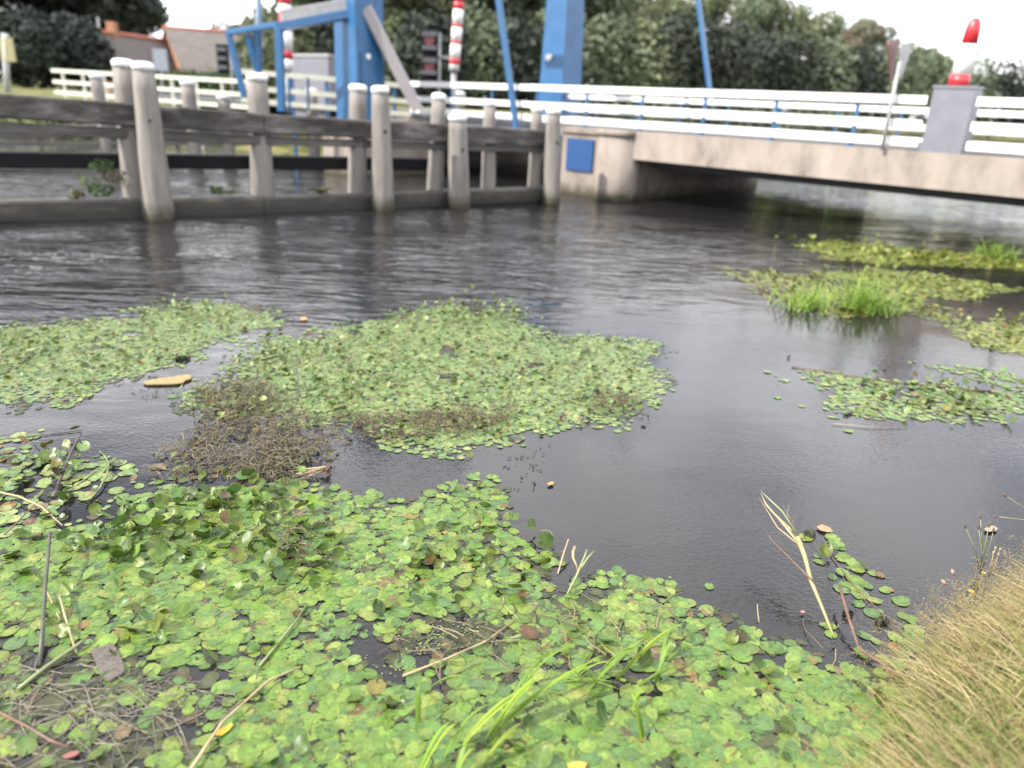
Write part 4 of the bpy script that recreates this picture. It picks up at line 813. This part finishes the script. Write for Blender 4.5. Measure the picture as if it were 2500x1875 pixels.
GB_ = [(.20,.34,.05),(.26,.40,.065),(.32,.43,.08),(.16,.28,.04)]
tuft('bright green grass tuft, left one of two on the thin raft', [(1720,668),(1735,664),(1752,662)], 170, .42, .012, GB_, .2)
tuft('tall bright grass tuft, right one of two on the thin raft', [(1830,668),(1855,672),(1880,674),(1905,676),(1870,670)], 270, .62, .013, GB_, .3, spread=.10)
tuft('pale green plant tuft on the farthest raft at the right', [(2140,556),(2160,558)], 90, .42, .02, GB_, .1)
# long soft grass blades in the near carpet: each clump placed blade by blade
def fine_tuft(label, blades):
    m = MB(); C = []
    for (x0, y0, x1, y1, zt, w) in blades:
        for k in range(2):
            a = np.array(Q(x0+random.uniform(-6,6), y0+random.uniform(-6,6))); b = np.array(Q(x1+random.uniform(-16,16)*k, y1+random.uniform(-16,16)*k, zt*1.1)); mid = (a+b)/2+np.array([0,0,zt*.7]); k0 = len(m.v); n = 7; side = np.cross(b-a, (0,.3,1)); side /= np.linalg.norm(side)
            vs = []
            for i in range(n+1):
                t = i/n; p = a*(1-t)**2+mid*2*t*(1-t)+b*t*t; ww = w*1.35*(math.sin(math.pi*min(1, .15+t*.85))**.6)*.5+.0003; vs += [p-side*ww, p+side*ww]
            m.add(vs, [(2*i,2*i+1,2*i+3,2*i+2) for i in range(n)], True); C += [np.array(random.choice([(.22,.34,.04),(.28,.38,.055),(.17,.29,.04)]))*random.uniform(.85,1.15)]*(len(m.v)-k0)
    return tag(m.build('grass_tuft', blade_m, None, np.array(C)), label, 'grass tuft', 'grass tufts growing in the floating rafts')
fine_tuft('long bright grass blades arching right in the middle of the near carpet', [(1050,1600,1180,1450,.16,.011),(1060,1590,1290,1425,.15,.013),(1080,1560,1200,1400,.18,.010),(1000,1610,1160,1480,.12,.013),(960,1640,1060,1520,.14,.012),(900,1680,990,1560,.13,.014),(920,1500,1000,1460,.09,.010),(905,1560,905,1480,.12,.009),(1130,1480,1260,1385,.14,.010),(1040,1660,1130,1560,.10,.012),(980,1690,1010,1600,.09,.012)])
fine_tuft('bright grass blades spreading flat over the right part of the near carpet', [(1270,1490,1390,1390,.10,.012),(1240,1470,1320,1430,.08,.011),(1330,1470,1480,1345,.12,.011),(1300,1450,1380,1405,.10,.010),(1420,1480,1440,1370,.12,.010),(1215,1470,1340,1490,.05,.010),(1260,1440,1310,1395,.11,.009),(1380,1480,1470,1440,.07,.012),(1300,1500,1250,1440,.08,.010),(1440,1430,1500,1395,.07,.010),(1360,1540,1390,1480,.06,.012)])
stick('reed', 'pale green cut reed, forked at its tip, standing at the notch of the near carpet', 'reed stem', [(1225,1285,.0),(1245,1245,.04),(1262,1205,.08),(1268,1188,.09)], .007, .006, reed_green, extra=lambda root, w: MB().tube([np.array(Q(1252,1232,.05)), np.array(Q(1270,1205,.085)), np.array(Q(1284,1190,.09))], [.006,.006,.005], 6).build('blade', reed_green, root))
fine_tuft('single upright grass blade in the near carpet towards the bank', [(1385,1600,1365,1510,.10,.013)])
stick('bur_flower', 'brown dried bud on a bent stem at the notch of the near carpet', 'seed stem', [(1250,1245,.0),(1246,1222,.05),(1238,1205,.08),(1238,1192,.085),(1242,1182,.09)], .003, .009, stick_tan)

# ------------------------------------------------------------------ grassy bank at the lower right
def bank_grass(label, n, L, w, cols, zone, lean, name='grass', fuzzy=0, up=.35):
    V = []; C = []; Fq = []; b = 0; poly = np.array(near_land); cnt = 0
    X_ = rng.uniform(*zone[0], n*3); Y_ = rng.uniform(*zone[1], n*3); k_ = polydist(X_, Y_, near_land) > .01; X_, Y_ = X_[k_][:n], Y_[k_][:n]
    for x, y_, z in zip(X_, Y_, ground(X_, Y_)-.01):
        a = random.uniform(0, 6.28); p = np.array([x, y_, z]); l = L*random.uniform(.45, 1.2)*(1+.35*mn.noise(Vector((x*3, y_*3, 2))))
        e = random.uniform(up, 1.45); dr = np.array([math.cos(a)*math.cos(e), math.sin(a)*math.cos(e), math.sin(e)]); bend = np.array([math.cos(a)*.5+lean[0], math.sin(a)*.5+lean[1], -random.uniform(.3, 1.2)])
        c = np.array(random.choice(cols))*random.uniform(.75, 1.25)*(1+.3*mn.noise(Vector((x*5, y_*5, 7)))); sd_ = np.cross(dr, (math.sin(a+1), math.cos(a+1), .2)); sd_ /= np.linalg.norm(sd_); ww = w*random.uniform(.6, 1.4)
        for i in range(5):
            t = i/4; q = ww*(1-t**1.7)+.0003; V += [p-sd_*q, p+sd_*q]; C += [c]*2
            if i: Fq.append((b+2*i-2, b+2*i-1, b+2*i+1, b+2*i))
            dr = dr+bend*.25; dr /= np.linalg.norm(dr); p = p+dr*l/4
        b += 10
        if fuzzy and random.random() < fuzzy:
            for k in range(9):
                q = p+rng.normal(0, .014, 3)+np.array([0,0,.006]); s = .0028; V += [q+np.array([-s,0,0]), q+np.array([0,0,-s]), q+np.array([s,0,0]), q+np.array([0,0,s])]; C += [c*1.15]*4; Fq.append((b, b+1, b+2, b+3)); b += 4
    return tag(fast(name, V, Fq, blade_m, None, np.array(C), True), label, 'grass', kind='stuff')
TAN = [(.50,.38,.21),(.57,.46,.28),(.41,.30,.165),(.40,.35,.16),(.31,.31,.11)]
GRN = [(.15,.23,.045),(.20,.27,.06),(.11,.19,.035),(.26,.29,.09)]
bank_grass('dry tan grass with wispy heads on the crest of the near bank', 22000, .26, .0021, TAN, ((.9, 4.6), (2.35, 4.2)), (-.2, .1), fuzzy=.6)
bank_grass('green grass low on the near bank', 15000, .20, .0030, GRN, ((.9, 4.2), (1.2, 2.7)), (0, 0))
bank_grass('pale straw grass mixed into the green of the near bank', 16000, .27, .0020, TAN+TAN+GRN[3:], ((.9, 4.2), (1.2, 2.9)), (-.15, .1), fuzzy=.4)
bank_grass('grass on the bank behind the frame to the right', 5000, .22, .004, TAN+GRN, ((4.2, 11), (3.2, 7.5)), (0, 0))
# seed stalks and flowers on the bank crest (display pixels, depth from the bank)
def stalk(name, label, cat, base, parts, mat=reed_green, headmat=plantain_m, dist=3.35, head=(.006,.03), group=None):
    b = np.array(Y(base[0]*K, base[1]*K, dist)); zb = b.copy(); zb[2] = max(gz(b[0], b[1]), .05)-.02; root = thing(name, zb, label, cat, group)
    for (x, y_, dd) in parts:
        t = np.array(Y(x*K, y_*K, dist+dd)); mid = (b+t)/2+np.array([random.uniform(-.01,.01),0,.015]); m = MB(); m.tube([zb, b, mid, t], [.0028,.0028,.0024,.002], 6); m.build('stem', mat, root)
        d = t-mid; d /= np.linalg.norm(d); m = MB(); L_ = head[1]; m.tube([t-d*L_*.1, t+d*L_*.2, t+d*L_*.6, t+d*L_], [head[0]*.5, head[0], head[0]*.85, head[0]*.2], 8); m.build('head', headmat, root)
    return root
stalk('plantain_stalk', 'cluster of plantain stalks with brown heads standing on the bank crest', 'seed stalks', (2118,1240), [(2086,1140,0),(2114,1142,.03),(2118,1120,.05),(2136,1138,.02),(2145,1150,-.02)])
stalk('plantain_stalk', 'two arching plantain stalks with brown heads at the right edge', 'seed stalks', (2260,1140), [(2174,1072,0),(2155,1116,.03)], dist=3.6)
pinkhead = plain('withered_pink_head', (.42,.28,.22), .8)
stalk('withered_flower', 'pale withered flower heads on bent stems at the left end of the bank crest', 'withered flowers', (2085,1330), [(2060,1240,0),(2042,1262,.02)], stick_red, pinkhead, 3.1, (.009,.03))
stalk('withered_flower', 'small dry umbel beside the plantain cluster on the bank', 'withered flowers', (2135,1250), [(2150,1185,0),(2160,1188,.01),(2146,1195,-.01),(2156,1200,0)], stick_tan, stick_tan, 3.3, (.006,.012))
def yflower(label, x, y_, dist, r_):
    c = np.array(Y(x*K, y_*K, dist)); g = np.array([c[0]+.02, c[1]+.03, gz(c[0]+.02, c[1]+.03)]); root = thing('yellow_flower', g, label, 'flower', 'yellow flowers on the bank')
    m = MB(); m.tube([g, (c+g)/2+np.array([-.01,0,.01]), c], [.0025,.0022,.002], 6); m.build('stem', reed_green, root); m = MB()
    for k in range(11):
        a = k*2*math.pi/11; u = np.array([math.cos(a), math.sin(a), .25]); s = np.array([-math.sin(a), math.cos(a), 0])*r_*.22; m.add([c, c+u*r_*.6-s, c+u*r_, c+u*r_*.6+s], [(0,1,2,3)])
    o = m.build('petal', flower_y, root); m = MB(); m.tube([c+np.array([0,0,-.004]), c+np.array([0,0,.006])], [r_*.4, r_*.25], 10); m.build('centre', plain('flower_centre', (.5,.2,.01), .7), root)
yflower('small yellow flower lower down on the edge of the bank', 2098, 1278, 3.1, .016); yflower('smaller yellow flower higher up under the plantain cluster', 2125, 1238, 3.25, .012)

# plants growing on the fender sills and the far banks
def sprig(label, x, y_, h, w, n, off=.0, cols=((.05,.10,.025),(.09,.13,.04),(.12,.10,.04)), d=None, size=.035):
    c = np.array(FP(x, y_, off)) if d is None else np.array(Y(x, y_, d)); V, Fq, C = leafcloud([c+np.array([random.uniform(-w,w)*.5, 0, h*f]) for f in (.15,.35,.55,.8)], [(w*.5,.1,h*.2)]*4, n, size, cols); return tag(fast('shrub', V, Fq, crown_m, None, C, False), label, 'shrub')
sprig('green and brown weed growing on the fender sill left of the tallest pile', 252, 478, .62, .5, 420, .05)
sprig('small green weed on the fender sill at its left end', 190, 486, .16, .16, 120, .05)
sprig('low weed on the fender sill between the second and third piles', 545, 474, .12, .3, 140, .05)
sprig('yellowish weed on the fender sill by the fourth pile', 780, 470, .10, .3, 120, .05)
for i, (x, y_, d, h, w) in enumerate([(60,352,30.4,1.0,3.5),(170,346,30.2,1.2,2.2),(260,350,29.6,.7,2.5),(430,352,29.4,.7,3.5),(2080,438,29.8,.9,1.6),(2420,408,33,.8,3.0)]):
    sprig(['pale green reeds on the far bank at the left edge','dark green bush on the far bank left of the tall piles','pale scrub on the far bank behind the tall piles','pale scrub on the far bank right of the tall piles','bright green bush seen under the bridge deck','green scrub beyond the bridge at the right'][i], x, y_, h, w, 900, d=d, cols=((.10,.14,.05),(.16,.17,.08),(.22,.22,.12)) if i != 1 else ((.03,.06,.02),(.05,.08,.025)), size=.09)

# ------------------------------------------------------------------ sky, sun, camera
wd = bpy.data.worlds.new('World'); sc.world = wd; wd.use_nodes = True; nt = wd.node_tree; nt.nodes.clear(); L = nt.links.new
out = nt.nodes.new('ShaderNodeOutputWorld'); bg = nt.nodes.new('ShaderNodeBackground'); L(bg.outputs[0], out.inputs[0]); bg.inputs[1].default_value = .12
SUN = Vector((-.78, -.34, .72)).normalized(); EL = math.asin(SUN.z); AZ = math.atan2(SUN.x, SUN.y)
sky = nt.nodes.new('ShaderNodeTexSky'); sky.sky_type = 'NISHITA'; sky.sun_disc = False; sky.sun_elevation = EL; sky.sun_rotation = AZ; sky.dust_density = 1.5
tc = nt.nodes.new('ShaderNodeTexCoord'); mp = nt.nodes.new('ShaderNodeMapping'); mp.inputs['Scale'].default_value = (1.,1.,2.6); mp.inputs['Location'].default_value = (.3,.15,.2); L(tc.outputs['Generated'], mp.inputs[0])
n1 = N(nt, 'ShaderNodeTexNoise', Scale=2.1, Detail=7., Roughness=.58, Distortion=.25); L(mp.outputs[0], n1.inputs['Vector'])
n2 = N(nt, 'ShaderNodeTexNoise', Scale=3.2, Detail=5., Roughness=.55); L(mp.outputs[0], n2.inputs['Vector'])
cov = ramp(nt, [(.30,(0,0,0)),(.43,(1,1,1))], n1.outputs['Fac']); shade = ramp(nt, [(.28,(3.3,3.65,4.4)),(.36,(6.0,6.4,7.4)),(.46,(11.2,11.4,12.2)),(.62,(16.5,16.5,16.8))], n2.outputs['Fac'])
mx = N(nt, 'ShaderNodeMix', data_type='RGBA'); L(cov.outputs[0], mx.inputs[0]); L(sky.outputs[0], mx.inputs[6]); L(shade.outputs[0], mx.inputs[7]); L(mx.outputs[2], bg.inputs[0])
sl = bpy.data.lights.new('sun', 'SUN'); sl.energy = 5.0; sl.angle = math.radians(.6); sl.color = (1., .95, .87); so = bpy.data.objects.new('sun', sl); COL.objects.link(so); so.rotation_euler = SUN.to_track_quat('Z', 'Y').to_euler()
cd = bpy.data.cameras.new('camera'); co = bpy.data.objects.new('camera', cd); COL.objects.link(co); sc.camera = co
cd.sensor_width = 36; cd.lens = FPX/2500*36; cd.clip_end = 3000; cd.clip_start = .05
M = Matrix(((CR[0], CU[0], -_f[0], 0), (CR[1], CU[1], -_f[1], 0), (CR[2], CU[2], -_f[2], H), (0,0,0,1))); co.matrix_world = M
cd.dof.use_dof = True; cd.dof.focus_distance = 4.0; cd.dof.aperture_fstop = .95
vs = sc.view_settings; vs.view_transform = 'Standard'; vs.look = 'None'; vs.exposure = 1.12; vs.gamma = 1.
sc.cycles.max_bounces = 8; sc.cycles.use_denoising = True
for o in bpy.data.objects:
    if o.type == 'MESH' and o.parent is None and 'label' not in o and 'kind' not in o: print('UNTAGGED', o.name)
